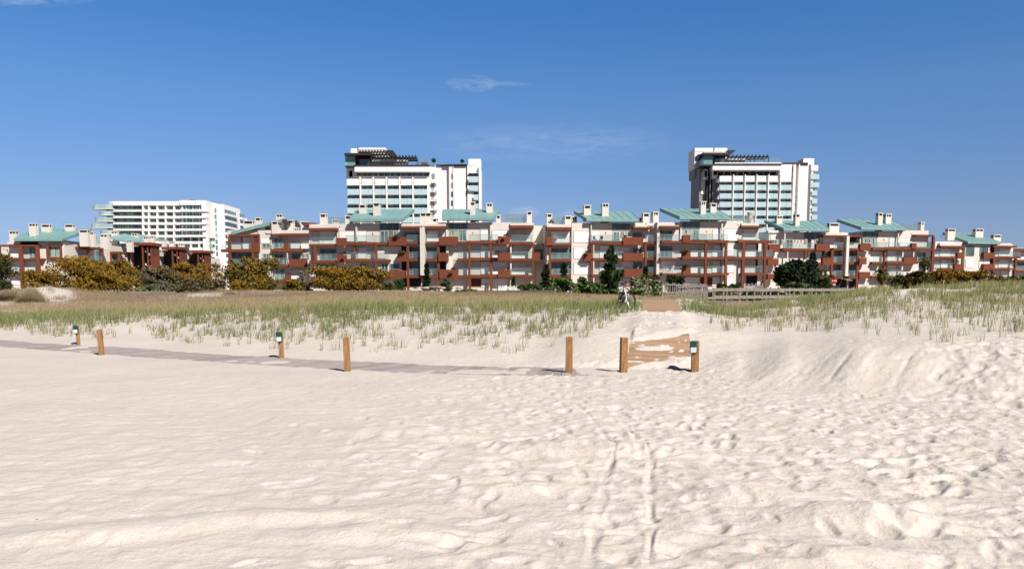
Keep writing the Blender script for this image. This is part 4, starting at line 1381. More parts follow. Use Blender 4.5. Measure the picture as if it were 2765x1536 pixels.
bx('wall', 2146, 415, 2186, 2400, -1.6, 13, 'white', None, -2); bx('penthouse', 2044, 298, 2230, 420, -5, 10, 'white'); bx('wall', 2150, 412, 2300, 510, -1.4, 6, 'white')
for k in range(7):
    y = 565+k*136; x0, x1 = (2165, 2318) if k < 2 else (2190, 2284)
    bx('balcony_panel', x0, y, x1, y+84, -1.2, 1.3, 'paleblue'); bx('floor_slab', 2150, y+80, x1-4, y+90, -1.3, 5, 'white'); bx('balcony_panel', x1-6, y, x1-2, y+84, -1.35, 5, 'paleblue')
bx('wall', 2186, 515, 2215, 2400, -3.2, 12, 'white', None, -2)

Hw = Facade('hotel_building', 'long white hotel at the far left with rounded green glass balconies', 'hotel', 450, 380, 0, 350, 4.77, 520, group=GH)
bx = lambda n, x0, y0, x1, y1, pr, back, m, parent=None, floor=None: Hw.bx(n, x0, y0, x1, y1, pr, back, m, parent, floor)
# coordinates: photo strip starting at x=350; the part left of it has negative x
bx('wall', -215, 118, 960, 2000, -2.0, 14, 'white', None, -2)
bx('parapet', -215, 112, 640, 165, 0.2, 4, 'white'); bx('parapet', 640, 100, 965, 160, 0.8, 4, 'white')
bx('wall', 960, 100, 1015, 2000, .9, 16, 'white', None, -2)
bx('roof_equipment', 675, 92, 760, 102, -3, 6, 'grey'); bx('roof_equipment', 775, 94, 840, 102, -3, 6, 'bronze')
for i in range(9):
    y = 172+i*81.5
    bx('window', -208, y, 150, y+50, -1.9, 2.1, 'glass'); bx('curtain', -150, y+6, 60, y+48, -1.85, 2.0, 'curt')
    bx('balcony_slab', -212, y+52, 152, y+74, 0.3, 2.3, 'white'); bx('planter', -208, y+40, 150, y+54, 0.1, .3, 'metal')
    bx('wall', 160, y-30, 178, y+60, .1, 2.2, 'white')
    bx('window', 180, y+6, 238, y+58, -1.9, 2.1, 'tealglass')
    for c in range(4 if i < 5 else 8):
        x = 255+c*108; bx('window', x, y+6, x+(86 if c < 3 or i > 4 else 60), y+46, -1.9, 2.1, 'curt' if (c+i) % 3 else 'glass')
    for c in range(5 if i < 5 else 8): bx('pier', 235+c*108, y-36, 252+c*108, y+48, 0.0, 2.2, 'white')
    bx('floor_slab', 160, y+48, 962, y+80, .1, 2.3, 'white')
    if i < 5:
        bx('window', 650, y-4, 978, y+50, -.5, 2.2, 'curt'); bx('balcony_slab', 648, y+50, 985, y+74, 1.6, 2.3, 'white')
        for c in range(3): bx('mullion', 725+c*85, y-2, 733+c*85, y+50, -.4, .6, 'white')
    if i < 8:
        # rounded green glass balconies hanging off the left end
        rr = [10.5, 7.5, 9.4, 11.3, 7.0, 9.0, 11, 8][i]; c = Hw.p(-222, y+20, 0); z = c[1]; n = 18; b = MB()
        pts = [(c[0]-rr*math.sin(math.pi*t/n)**.35*(1 if t <= n else 1), 3.2-3.0*math.cos(math.pi*t/n)*1.0) for t in range(n+1)]
        for p, q in zip(pts[:-1], pts[1:]):
            b.hexa([(p[0], p[1], z-.4), (q[0], q[1], z-.4), (q[0]+.15, q[1], z-.4), (p[0]+.15, p[1], z-.4), (p[0]-.05, p[1], z+1.3), (q[0]-.05, q[1], z+1.3), (q[0]+.1, q[1], z+1.3), (p[0]+.1, p[1], z+1.3)], 'paleteal')
            b.hexa([(p[0], p[1], z-.7), (q[0], q[1], z-.7), (c[0]+.5, q[1], z-.7), (c[0]+.5, p[1], z-.7), (p[0], p[1], z-.4), (q[0], q[1], z-.4), (c[0]+.5, q[1], z-.4), (c[0]+.5, p[1], z-.4)], 'white')
        b.build('curved_balcony', Hw.root)
        bx('glass_bay', -262, y-8, -212, y+42, -1.5, 5, 'paleteal')
bx('glass_bay', -262, 125, -212, 172, -1, 5, 'paleteal'); bx('wall', -255, 150, -214, 2000, -2.4, 9, 'paleteal', None, -2)
# second volume on the right with windows, then its receding right side
bx('wall', 1012, 150, 1240, 2000, -10, 34, 'white', None, -2)
for i in range(9): bx('window', 1086+i*3, 200+i*80, 1120+i*3, 262+i*80, -9.9, 10.2, 'curt')
q = Hw.rect(1240, 150, 1420, 2000, -10); zt = q[3]; xr = q[0]
sw = MB(); y0, y1 = 10, 90
for i in range(9):
    zc = zt-4.2-i*3.05; x = xr+.02
    for (t0, t1) in ((11.5, 27), (33, 40)):
        MB().box(x-.3, x+.12, t0, t1, zc, zc+1.9, 'curt').build('window', Hw.root); MB().box(x+.01, x+1.3, t0-.5, t1+.5, zc-1.0, zc-.05, 'white').build('balcony_slab', Hw.root)
bx('low_annexe', 1220, 840, 1340, 2000, -4, 8, 'white', None, -2)
#--PLANTS
M['flower'] = mat('yellow_blossom', (0.34, 0.20, 0.025), 0.9, 0.1); M['flower2'] = mat('orange_blossom', (0.27, 0.15, 0.02), 0.9, 0.1)
M['olive'] = mat('olive_leaf', (0.15, 0.125, 0.028), 0.85, 0.1); M['olive2'] = mat('dark_olive_leaf', (0.085, 0.075, 0.018), 0.85, 0.1)
M['green'] = mat('green_leaf', (0.045, 0.085, 0.02), 0.8, 0.15); M['green2'] = mat('bright_green_leaf', (0.10, 0.16, 0.035), 0.8, 0.15)
M['dkgreen'] = mat('dark_green_leaf', (0.016, 0.030, 0.012), 0.8, 0.15); M['dkgreen2'] = mat('deep_green_leaf', (0.028, 0.05, 0.018), 0.8, 0.15)
M['grey1'] = mat('grey_twig', (0.16, 0.135, 0.10), 0.9, 0.1); M['grey2'] = mat('grey_olive_leaf', (0.13, 0.135, 0.07), 0.9, 0.1)
M['sage'] = mat('sage_leaf', (0.17, 0.20, 0.10), 0.9, 0.1); M['sage2'] = mat('pale_sage_leaf', (0.33, 0.34, 0.22), 0.9, 0.1)
M['grassg'] = mat('marram_green', (0.27, 0.30, 0.115), 0.8, 0.15); M['grassd'] = mat('marram_dark', (0.12, 0.16, 0.062), 0.8, 0.15)
M['grasst'] = mat('marram_straw', (0.40, 0.33, 0.19), 0.9, 0.1); M['grassb'] = mat('dry_brown', (0.27, 0.20, 0.125), 0.9, 0.1)
M['grasso'] = mat('dry_olive', (0.29, 0.235, 0.13), 0.9, 0.1); M['grassp'] = mat('dry_mauve', (0.30, 0.235, 0.19), 0.9, 0.1)
def leaves(P, size, mats, mi, elong=1.6):
    n = len(P); a = RNG.normal(size=(n, 3)); a /= np.linalg.norm(a, axis=1)[:, None]; b = np.cross(a, RNG.normal(size=(n, 3))); b /= np.linalg.norm(b, axis=1)[:, None]
    s = size*(0.6+0.8*RNG.random(n))[:, None]; a = a*s*elong*.5; b = b*s*.5
    V = np.stack([P-a-b*.3, P-a*.1-b, P+a, P-a*.1+b], 1).reshape(-1, 3); F = np.arange(n*4).reshape(-1, 4)
    return V, F
def lobes(w, d, h, k, seed, shape='round'):
    r = random.Random(seed); L = [(0, 0, h*.42, w*.38, d*.38, h*.40), (w*.12, -d*.1, h*.22, w*.42, d*.36, h*.22)]
    for i in range(k):
        t = r.uniform(0, 2*math.pi); q = r.uniform(.45, .85); zz = h*r.uniform(.15, .80); sh = math.sqrt(max(0.05, 1-((zz-h*.4)/(h*.65))**2))
        rr = r.uniform(.13, .25); L.append((math.cos(t)*w*.52*q*sh, math.sin(t)*d*.5*q*sh, zz, w*rr, d*rr, h*r.uniform(.11, .21)))
    for i in range(k//2): L.append((r.uniform(-.3, .3)*w, r.uniform(-.3, .3)*d, h*r.uniform(.72, .88), w*.13, d*.13, h*.12))
    return L
def cloudpts(L, n):
    vol = np.array([l[3]*l[4]*l[5] for l in L])**.67; idx = RNG.choice(len(L), n, p=vol/vol.sum()); A = np.array(L)[idx]
    d = RNG.normal(size=(n, 3)); d /= np.linalg.norm(d, axis=1)[:, None]; r = (0.35+0.68*RNG.random(n)**.5)[:, None]
    P = A[:, :3]+d*r*A[:, 3:]*(1+0.12*RNG.normal(size=(n, 1))); P = P+0.035*P[:, 2:].max()*RNG.normal(size=P.shape)*(RNG.random((len(P), 1)) < .3); P[:, 2] = np.maximum(P[:, 2], 0.05); return P
def shrub(name, label, cat, px0, px1, ytop, Y, main, flo=None, fam=0.0, seed=1, n=2600, size=.26, group=None, gaps=0.32, ybot=None, twigs=False, dfac=.8):
    x0, x1 = atY(px0, HOR, Y).x, atY(px1, HOR, Y).x; xc = (x0+x1)/2; w_ = x1-x0; zb = G(xc, Y)
    if ybot is not None: zb = min(zb, zat(ybot, Y))
    h = zat(ytop, Y)-zb
    t = thing(name, label, cat, (xc, Y, zb), 0, group)
    if 'acacia' in name or 'grey' in name: w_ *= 1.10; n = int(n*1.9); size *= .68
    L = lobes(w_, w_*dfac, h, 9, seed); P = cloudpts(L, n)
    q = vnoise(P[:, 0]*.9+seed*7+P[:, 2]*.8, P[:, 1]*.7+P[:, 2]*1.3+seed); P = P[q > gaps]; q = q[q > gaps]
    f = vnoise(P[:, 0]*.7+P[:, 2]*1.0+seed*3+90, P[:, 1]*.7+P[:, 2]*.9)*.42+RNG.random(len(P))*.66 + 0.24*(P[:, 2]/h-.45)
    fl = f > (1-fam) if fam > 0 else np.zeros(len(P), bool)
    mats = main; mi = (RNG.random(len(P))*0.5+vnoise(P[:, 0]*1.3+P[:, 2], P[:, 1]+P[:, 2]*2)*.8 > .62).astype(int)
    V, F = leaves(P[~fl], size, mats, None)
    c = obj('crown', npmesh('crown', V, F, mats, mi[~fl]), t)
    if fam > 0 and fl.sum() > 5:
        V, F = leaves(P[fl], size*.9, flo, None); obj('blossoms', npmesh('blossoms', V, F, flo, mi[fl]), t)
    r = random.Random(seed); mb = MB()
    for i in range(7 if not twigs else 26):
        a = r.uniform(0, 6.28); q_ = r.uniform(.2, .42 if not twigs else .5); top = Vector((math.cos(a)*w_*q_, math.sin(a)*w_*q_*dfac, h*r.uniform(.45, .8 if not twigs else .95)))
        mid = top*.5+Vector((r.uniform(-.1, .1)*w_, r.uniform(-.1, .1)*w_, h*.05)); mb.tube([(top.x*.05, top.y*.05, -.1), tuple(mid), tuple(top)], [h*.022, h*.014, h*.005], 'bark' if not twigs else 'grey1', 5)
    mb.build('trunk', t); return t
GAc = 'yellow flowering acacias below the apartments'
FL = ['flower', 'flower2']; OL = ['olive', 'olive2']
shrub('acacia_shrub', 'dark grey-green shrub cut by the left edge of the view', 'shrub', -60, 34, 672, 112, ['olive2', 'dkgreen2'], FL, .12, 3, 2600, group=None, ybot=790)
shrub('acacia_shrub', 'low yellow acacia in front of the far left apartment building', 'shrub', 62, 168, 722, 108, OL, FL, .52, 4, 3200, group=GAc, ybot=788)
shrub('acacia_shrub', 'largest orange-yellow acacia, right of the low one at the far left', 'shrub', 158, 330, 690, 100, OL, FL, .66, 5, 8000, group=GAc, ybot=796)
shrub('acacia_shrub', 'olive acacia with little blossom behind the largest orange-yellow one', 'shrub', 275, 400, 700, 108, OL, FL, .44, 6, 5200, group=GAc, ybot=792)
shrub('grey_shrub', 'grey leafless-looking shrub between two yellow acacias on the left', 'shrub', 378, 490, 716, 103, ['grey1', 'grey2'], FL, .10, 7, 3800, group=None, ybot=796, twigs=True)
shrub('acacia_shrub', 'yellow-topped acacia in front of the third red stair tower', 'shrub', 470, 600, 704, 106, OL, FL, .60, 8, 5600, group=GAc, ybot=794)
shrub('grey_shrub', 'low grey-brown scrub at the foot of the yellow-topped acacia', 'shrub', 478, 612, 748, 98, ['grey1', 'olive2'], FL, .10, 9, 3400, ybot=797, twigs=True)
shrub('grey_shrub', 'low sage grey bush behind the left wooden railing', 'shrub', 368, 432, 766, 92, ['grey2', 'sage'], None, 0, 10, 1800, size=.2, ybot=800)
shrub('acacia_shrub', 'tall dark olive acacia at the left end of the second apartment building', 'shrub', 606, 742, 692, 104, ['olive2', 'olive'], FL, .34, 11, 7200, group=GAc, ybot=788)
shrub('acacia_shrub', 'small bright yellow acacia at the foot of the tall dark olive one', 'shrub', 618, 694, 757, 95, OL, FL, .62, 12, 2800, size=.22, group=GAc, ybot=797)
shrub('acacia_shrub', 'small low acacia right of the tall dark olive one', 'shrub', 766, 818, 752, 102, OL, FL, .36, 13, 1600, size=.22, group=GAc, ybot=784)
shrub('bare_shrub', 'bare grey twiggy shrub left of the broad yellow acacia', 'shrub', 800, 852, 722, 104, ['grey1', 'grey1'], None, 0, 14, 700, size=.2, ybot=782, twigs=True, gaps=.45)
shrub('acacia_shrub', 'broad yellow acacia in front of the middle apartments', 'shrub', 832, 1022, 710, 103, OL, FL, .55, 15, 9000, group=GAc, ybot=784)
shrub('green_shrub', 'small dark green shrub right of the broad yellow acacia', 'shrub', 1062, 1092, 752, 118, ['dkgreen2', 'green'], None, 0, 16, 1300, size=.22, ybot=782)
shrub('green_shrub', 'low dull green scrub just right of the broad yellow acacia', 'shrub', 1015, 1066, 764, 112, ['olive2', 'green'], None, 0, 17, 1300, size=.22, ybot=784)
shrub('green_shrub', 'dark shrub beside the garden door right of the white fin', 'shrub', 1190, 1218, 752, 122, ['dkgreen2', 'green'], None, 0, 18, 900, size=.22, ybot=782)
shrub('green_shrub', 'rounded bright green bush left of the small spruce', 'shrub', 1396, 1476, 766, 88, ['green2', 'green'], None, 0, 19, 3600, size=.2, ybot=796, dfac=.6)
shrub('green_shrub', 'low green scrub beside the pale rocks', 'shrub', 1225, 1290, 781, 80, ['olive', 'green'], None, 0, 20, 1300, size=.16, ybot=797)
shrub('tamarisk_bush', 'broad grey-green bush left of the bicycle', 'shrub', 1472, 1560, 750, 72, ['green2', 'sage'], None, 0, 21, 4200, size=.18, ybot=800, dfac=.6)
shrub('tamarisk_bush', 'taller green bush between the small spruce and the conical tree', 'shrub', 1540, 1622, 744, 74, ['green', 'green2'], ['sage2', 'sage2'], .16, 22, 4600, size=.18, ybot=800, dfac=.6)
shrub('tamarisk_bush', 'low pale bush directly behind the bicycle', 'shrub', 1606, 1690, 766, 68, ['sage', 'green'], ['sage2', 'sage2'], .18, 23, 3600, size=.17, ybot=802, dfac=.6)
shrub('oleander_bush', 'silvery green bush right of the bicycle with pale seed heads', 'shrub', 1686, 1786, 748, 50, ['sage', 'green2'], ['sage2', 'sage2'], .30, 24, 6500, size=.13, ybot=822, dfac=.6)
shrub('green_shrub', 'dark green shrub behind the silvery bush', 'shrub', 1722, 1790, 736, 100, ['dkgreen2', 'olive2'], None, 0, 25, 3200, size=.22, ybot=795)
shrub('green_shrub', 'dark rounded shrub behind the picket railing', 'shrub', 1790, 1850, 742, 104, ['dkgreen2', 'dkgreen'], None, 0, 26, 2400, size=.22, ybot=795)
shrub('green_shrub', 'small green shrub beside the second red column of the bicycle-side block', 'shrub', 1930, 1962, 764, 112, ['dkgreen2', 'green'], None, 0, 27, 900, size=.2, ybot=790)
shrub('green_shrub', 'small leafy shrub under the double red frame', 'shrub', 1966, 2004, 764, 110, ['green', 'dkgreen2'], None, 0, 28, 1000, size=.2, ybot=790)
shrub('round_tree', 'big dark round tree in front of the right apartments', 'tree', 2096, 2218, 700, 96, ['dkgreen', 'dkgreen2'], None, 0, 29, 11000, size=.28, ybot=790, gaps=.2)
shrub('green_shrub', 'pale green grassy bush at the foot of the big dark tree', 'shrub', 2088, 2182, 762, 76, ['green2', 'sage'], None, 0, 30, 3600, size=.18, ybot=800, dfac=.5)
shrub('green_shrub', 'low dark bush between the big dark tree and the short palms', 'shrub', 2196, 2262, 768, 88, ['green', 'dkgreen2'], None, 0, 31, 1600, size=.18, ybot=792)
shrub('acacia_shrub', 'dark green rounded shrub right of the tall palm', 'shrub', 2394, 2508, 726, 84, ['dkgreen2', 'olive2'], FL, .16, 32, 5200, size=.24, ybot=790)
GAr = 'low yellow acacias behind the right dune'
shrub('acacia_shrub', 'yellow acacia next to the dark rounded shrub on the right', 'shrub', 2488, 2588, 724, 88, OL, FL, .42, 33, 4800, size=.24, group=GAr, ybot=785)
shrub('acacia_shrub', 'yellow acacia second from the right edge', 'shrub', 2572, 2672, 726, 92, OL, FL, .48, 34, 4800, size=.24, group=GAr, ybot=783)
shrub('acacia_shrub', 'small olive acacia at the right end of the yellow row', 'shrub', 2650, 2722, 742, 96, OL, FL, .26, 35, 2200, size=.22, group=GAr, ybot=780)
shrub('green_shrub', 'small green shrub cut by the right edge of the view', 'shrub', 2714, 2775, 742, 110, ['dkgreen2', 'green'], None, 0, 36, 1600, size=.22, ybot=780)
for i_, (a_, b_, tp, Y_, l_) in enumerate([(1880, 1985, 786, 62, 'low olive scrub behind the near end of the raised railing'), (1960, 2060, 783, 66, 'low green scrub behind the railing below the double red frame'),
        (2040, 2120, 785, 64, 'low dark scrub behind the railing left of the pale green bush'), (2160, 2260, 785, 66, 'low scrub behind the railing below the short palms'), (2240, 2350, 782, 70, 'low scrub behind the far end of the railing')]):
    shrub('low_scrub', l_, 'shrub', a_, b_, tp, Y_, [['olive', 'green'], ['green', 'olive2'], ['olive2', 'dkgreen2']][i_ % 3], None, 0, 50+i_, 2200, size=.16, ybot=806, dfac=.5)

def conifer(label, px, w_px, ytop, ybot, Y, n, seed, mats=('dkgreen', 'dkgreen2'), shape=1.0):
    P0 = atY(px, HOR, Y); zb = min(G(P0.x, Y), zat(ybot, Y)); h = zat(ytop, Y)-zb; w_ = w_px*Y/FPX
    t = thing('conifer', label, 'tree', (P0.x, Y, zb), 0)
    MB().tube([(0, 0, -.2), (0, 0, h*.5), (0.05, 0, h*.97)], [h*.022, h*.013, .02], 'bark', 6).build('trunk', t)
    r = RNG; k = 26; lv = r.random(k)*.87+.06; ang = r.random(k)*6.28; idx = r.integers(0, k, n)
    z = lv[idx]; R = w_*.5*((1-z)**.8+.10)*(0.45+0.85*r.random(k)[idx]); s_ = r.random(n)**.6
    a = ang[idx]+r.normal(size=n)*.35; P = np.stack([np.cos(a)*R*s_, np.sin(a)*R*s_, (z+0.05*s_+r.normal(size=n)*.025)*h], 1)
    u = r.random(n//2); core = np.stack([r.normal(size=n//2)*w_*.13*(1-u), r.normal(size=n//2)*w_*.13*(1-u), (u*.93+.06)*h], 1)
    P = np.concatenate([P, core]); mi = (r.random(len(P)) > .55).astype(int)
    V, F = leaves(P, .24*Y/100+.03, mats, None, 2.2); obj('crown', npmesh('crown', V, F, list(mats), mi), t)
conifer('dark conical tree taller than a storey, behind the bicycle', 1650, 66, 664, 785, 92, 3000, 1, ('dkgreen2', 'green'))
conifer('small dark spruce at the left side of the white wall', 1474, 40, 716, 790, 100, 1300, 2)
conifer('slim young spruce in front of the white wall', 1521, 26, 710, 785, 104, 800, 3)
conifer('slender dark cypress beside the tall white fin', 1153, 22, 712, 785, 126, 900, 4)
conifer('ragged dark fir rising behind the big dark round tree', 2190, 44, 684, 790, 97, 1300, 9)
conifer('small dark fir left of the conical tree trunk', 1630, 34, 734, 788, 96, 900, 5)
conifer('small dark fir beside the wall right of the conical tree', 1742, 30, 722, 790, 110, 900, 6)
conifer('tiny slim tree in front of the ground floor terrace', 1386, 10, 750, 785, 118, 260, 7, ('green', 'dkgreen2'))
def palm(label, px, ytop, ycr, ybot, Y, seed, n=26, fl=22):
    P0 = atY(px, HOR, Y); zb = min(G(P0.x, Y), zat(ybot, Y)); zc = zat(ycr, Y)-zb; R = fl*Y/FPX; r = random.Random(seed)
    t = thing('palm_tree', label, 'palm tree', (P0.x, Y, zb), 0, 'fan palms on the right')
    MB().tube([(0, 0, -.2), (.05, 0, zc*.5), (0, 0, zc)], [.22, .17, .14], 'bark', 8).build('trunk', t)
    V = []; F = []
    for i in range(n):
        a = r.uniform(0, 6.28); el = r.uniform(-.5, 1.35); L = R*r.uniform(.8, 1.05)
        pts = []
        for s in range(6):
            q = s/5; e2 = el-1.1*q*q; pts.append(Vector((math.cos(a)*math.cos(e2)*L*q, math.sin(a)*math.cos(e2)*L*q, zc+math.sin(e2)*L*q if s else zc)))
        side = Vector((-math.sin(a), math.cos(a), 0))
        for s in range(1, 6):
            for k in range(3):
                b0 = pts[s-1].lerp(pts[s], k/3); fwd = (pts[s]-pts[s-1]).normalized()
                for sg in (-1, 1):
                    tip = b0+side*sg*L*.26*(1.25-abs(s-3)/4)+fwd*L*.12+Vector((0, 0, -.05*L)); i0 = len(V); V += [tuple(b0), tuple(b0+fwd*.11*L), tuple(tip), tuple(b0+fwd*.01)]; F.append([i0, i0+1, i0+2, i0+3])
    V = np.array(V); F = np.array(F); obj('fronds', npmesh('fronds', V, F, ['dkgreen2', 'olive'], (RNG.random(len(F)) > .72).astype(int)), t)
palm('short fan palm touching the big dark tree', 2210, 716, 735, 785, 100, 1, 30, 23)
palm('short fan palm left of the round red sign', 2238, 730, 750, 788, 96, 2, 26, 20)
palm('fan palm with a pale trunk standing alone on the right', 2378, 712, 738, 790, 90, 3, 32, 26)
palm('dark palm rising above the right acacias', 2492, 684, 706, 780, 118, 4, 34, 24)

# ------------------------------------------------------------ marram grass
def blades(name, X, Y, Z, H, W_, lean, bend, mi, mats, label, cat='grass', tri=2):
    n = len(X); a = RNG.random(n)*2*np.pi; ld = RNG.random(n)*2*np.pi
    wx_, wy_ = np.cos(a)*W_*.5, np.sin(a)*W_*.5*.5; wx_ = np.where(np.abs(wx_) < W_*.25, W_*.3, wx_)
    dx, dy = np.cos(ld)*lean, np.sin(ld)*lean*.7
    b = np.stack([X, Y, Z-.02], 1); m = b+np.stack([dx*.35+0*bend, dy*.35, H*.6], 1); t = b+np.stack([dx+bend, dy, H], 1)
    w3 = np.stack([wx_, wy_, 0*wx_], 1)
    V = np.stack([b-w3, b+w3, m+w3*.7, m-w3*.7, t+w3*.1, t-w3*.1], 1).reshape(-1, 3)
    i = np.arange(n)[:, None]*6; F = np.stack([i+np.array([[0, 1, 2, 3]]), i+np.array([[3, 2, 4, 5]])], 1).reshape(-1, 4)
    o = obj(name, npmesh(name, V, F, mats, np.repeat(mi, 2)), None); return tag(o, label, cat, kind='stuff')
rs_u = [0, 300, 600, 900, 1300, 1500, 1680, 1720, 1860, 1960, 2080, 2160, 2300, 2500, 2765, 3400]
rs_v = [905, 915, 940, 950, 960, 945, 890, 850, 850, 900, 895, 905, 925, 928, 928, 920]
rd_u = [0, 300, 600, 900, 1300, 1650, 1720, 1840, 2000, 2120, 2220, 2350, 2500, 2765, 3400]
rd_v = [868, 848, 841, 828, 825, 831, 820, 834, 842, 826, 804, 780, 776, 772, 775]
N = 900000
uu_ = RNG.uniform(-350, 3100, N); yy_ = RNG.uniform(15, 46, N)**1.0; xx_ = (uu_-CX)/FPX*yy_
keepA = RNG.random(N) < yy_/46; uu_, yy_, xx_ = uu_[keepA], yy_[keepA], xx_[keepA]
zz_ = ground(xx_, yy_); row = topx(xx_, yy_, zz_)[1]
rs = np.interp(uu_, rs_u, rs_v); rd = np.interp(uu_, rd_u, rd_v)
t_ = np.clip((rs-row)/(rs-rd), 0, 1.6)
pn = fbm(xx_*.55+3, yy_*.55, 3); pn2 = vnoise(xx_*1.8, yy_*1.8+50)
dens = np.clip(t_, 0, 1)**1.7*(0.22+0.78*sstep(.40, .60, pn))*(.35+.65*sstep(.35, .6, pn2))+ 0.09*(t_ > 0)*sstep(.42, .6, pn2)
dens = np.where(t_ > 1, 0.44*(0.4+0.6*sstep(.3, .5, pn)), dens*.7)
rightside = uu_ > 2180
patch = sstep(.46, .60, fbm(xx_*.42+20, yy_*.5+4, 3))*(.35+.65*sstep(.3, .6, pn2))
densR = (0.10+0.30*patch)*np.clip(t_*2.6, 0.0, 1)*(1+0.5*sstep(.75, 1, t_))
sandscar = np.exp(-(((uu_-2435)/60)**2+((row-800)/28)**2))
dens = np.where(rightside, densR*(1-.9*sandscar), dens)
wbl = sstep(2130, 2300, uu_); 
dens *= (np.abs(xx_-bw2_x(yy_)) > np.where(yy_ > 25.5, .76, .95+.3*pn2)) | (yy_ > 37)
dens *= bw1_dist(xx_, yy_) > 1.1
dens = np.where((xx_-3.8)**2+((yy_-28)*.7)**2 < 1.1, np.maximum(dens, .35)*(np.abs(xx_-bw2_x(yy_)) > .76), dens)
dens[yy_ > 44] = 0
q = RNG.random(len(dens)) < dens*0.18*np.where(rightside, .95, 1.0)
tx, ty, tz, tu, tt, trow = xx_[q], yy_[q], zz_[q], uu_[q], t_[q], row[q]
crest = np.interp(tu, [0, 400, 700, 1000, 1400, 1700, 1850, 2000, 2150, 2350, 2765], [44, 35, 32, 31, 31, 31, 33, 34, 38, 60, 60])
nb_ = 7; k = np.repeat(np.arange(len(tx)), nb_); n = len(k)
tw = 0.03+0.05*RNG.random(len(tx))
bx_ = tx[k]+RNG.normal(size=n)*tw[k]; by_ = ty[k]+RNG.normal(size=n)*tw[k]; bz_ = ground(bx_, by_)
hh = (0.16+0.22*RNG.random(len(tx)))[k]*(0.6+0.55*RNG.random(n))*np.where(tu[k] > 2150, 1.05, 1.0)*np.where(tt[k] > 1, np.where(tu[k] < 2150, .62, .85), 1.05)
ww = 0.0115*(by_/20)**.9
gp = np.where(tt[k] > .93, .88, .50+.35*np.clip(tt[k], 0, 1)); gp = np.where(by_ > crest[k], .04+.8*np.exp(-(by_-crest[k])/1.3), gp)
gp = np.where(tu[k] > 2250, .62, gp)
gp = gp*np.clip(.45+1.1*fbm(bx_*.35+70, by_*.35, 3), 0, 1.15)
sel = RNG.random(n) < gp
mi_ = np.where(RNG.random(n) < np.where(tt[k] > .9, .6, .3), 0, 1)
print('grass blades', n)
blades('marram_grass', bx_[sel], by_[sel], bz_[sel], hh[sel], ww[sel], .5*hh[sel]*RNG.random(sel.sum()), .10*hh[sel], mi_[sel], ['grassg', 'grassd'], 'green marram grass thickening towards the top of the dune')
s2 = ~sel
blades('dry_marram_grass', bx_[s2], by_[s2], bz_[s2], hh[s2]*.95, ww[s2], .55*hh[s2]*RNG.random(s2.sum()), .10*hh[s2], mi_[s2], ['grasst', 'grasst'], 'straw coloured dead stems among the green marram grass')
# dry field behind the crest
N = 230000; yy_ = 30+62*RNG.random(N)**1.0; uu_ = RNG.uniform(-250, 3000, N); xx_ = (uu_-CX)/FPX*yy_; kk = RNG.random(N) < (yy_/92)**.35
xx_, yy_, uu_ = xx_[kk], yy_[kk], uu_[kk]; cv_ = cover_at(xx_, yy_); kk = (RNG.random(len(xx_)) < cv_**1.5*1.1) & (np.abs(xx_-bw2_x(yy_)) > np.where(yy_ < 37, .9, 0))
xx_, yy_, uu_ = xx_[kk], yy_[kk], uu_[kk]; zz_ = ground(xx_, yy_); hh = np.where((uu_ > 1800) & (uu_ < 2330), .45, 1.0)*(.10+.16*RNG.random(len(xx_)))*(0.6+.8*fbm(xx_*.3, yy_*.3, 3))
cn = fbm(xx_*.16+5, yy_*.16, 4)+.12*RNG.random(len(xx_)); mi_ = np.digitize(cn, [.46, .54, .64])
mi_ = np.where(yy_ < np.interp(uu_, [0, 600, 2000, 2150], [52, 42, 42, 50])+4*RNG.random(len(xx_)), np.where(RNG.random(len(xx_)) < .8, 0, 2), mi_)
blades('dry_dune_grass', xx_, yy_, zz_, hh*1.1, .022*(yy_/45), .5*hh*RNG.random(len(xx_)), .15*hh, mi_, ['grasst', 'grassp', 'grassb', 'grasso'], 'short tan and brown grass covering the flat ground behind the dune')
def clump(label, px, ytop, wpx, Y, seed, mats=('grasso', 'grasst'), n=2600, cat='grass clump'):
    P0 = atY(px, HOR, Y); w_ = wpx*Y/FPX; zb = G(P0.x, Y)-.05; h = zat(ytop, Y)-zb
    a = RNG.random(n)*6.28; r = RNG.random(n)**.8*w_*.34*(0.7+.6*vnoise(np.cos(a)*2+seed, np.sin(a)*2+seed*3)); bx = np.cos(a)*r; by = np.sin(a)*r*.6; out = r/(w_*.32)
    H = h*np.maximum(.15, 1-.75*out**1.5)*(.45+.6*RNG.random(n)); ln = w_*.22*out
    V = []; tx = bx+np.cos(a)*ln+RNG.normal(size=n)*.22; ty = by+np.sin(a)*ln*.6; W_ = .022*Y/50
    V = np.stack([np.stack([bx-W_/2, by, 0*bx], 1), np.stack([bx+W_/2, by, 0*bx], 1), np.stack([(bx+tx)/2+W_/2, (by+ty)/2, H*.62], 1), np.stack([(bx+tx)/2-W_/2, (by+ty)/2, H*.62], 1), np.stack([tx+.004, ty, H], 1), np.stack([tx-.004, ty, H], 1)], 1).reshape(-1, 3)
    i = np.arange(n)[:, None]*6; F = np.stack([i+np.array([[0, 1, 2, 3]]), i+np.array([[3, 2, 4, 5]])], 1).reshape(-1, 4)
    o = obj('dry_grass_clump', npmesh('dry_grass_clump', V, F, list(mats), np.repeat((RNG.random(n) > .5).astype(int), 2))); o.location = (P0.x, Y, zb)
    return tag(o, label, cat, 'dry grass clumps on the left mounds')
clump('large olive-brown grass clump left of the bare sand patch', 84, 776, 75, 54, 1, n=2600)
clump('wide dry grass mound at the very left edge', 22, 780, 95, 56, 2, ('grassb', 'grasst'), 2400)
clump('tan grass mound above the bare sand patch', 130, 770, 70, 66, 3, ('grasst', 'grassb'), 3400)
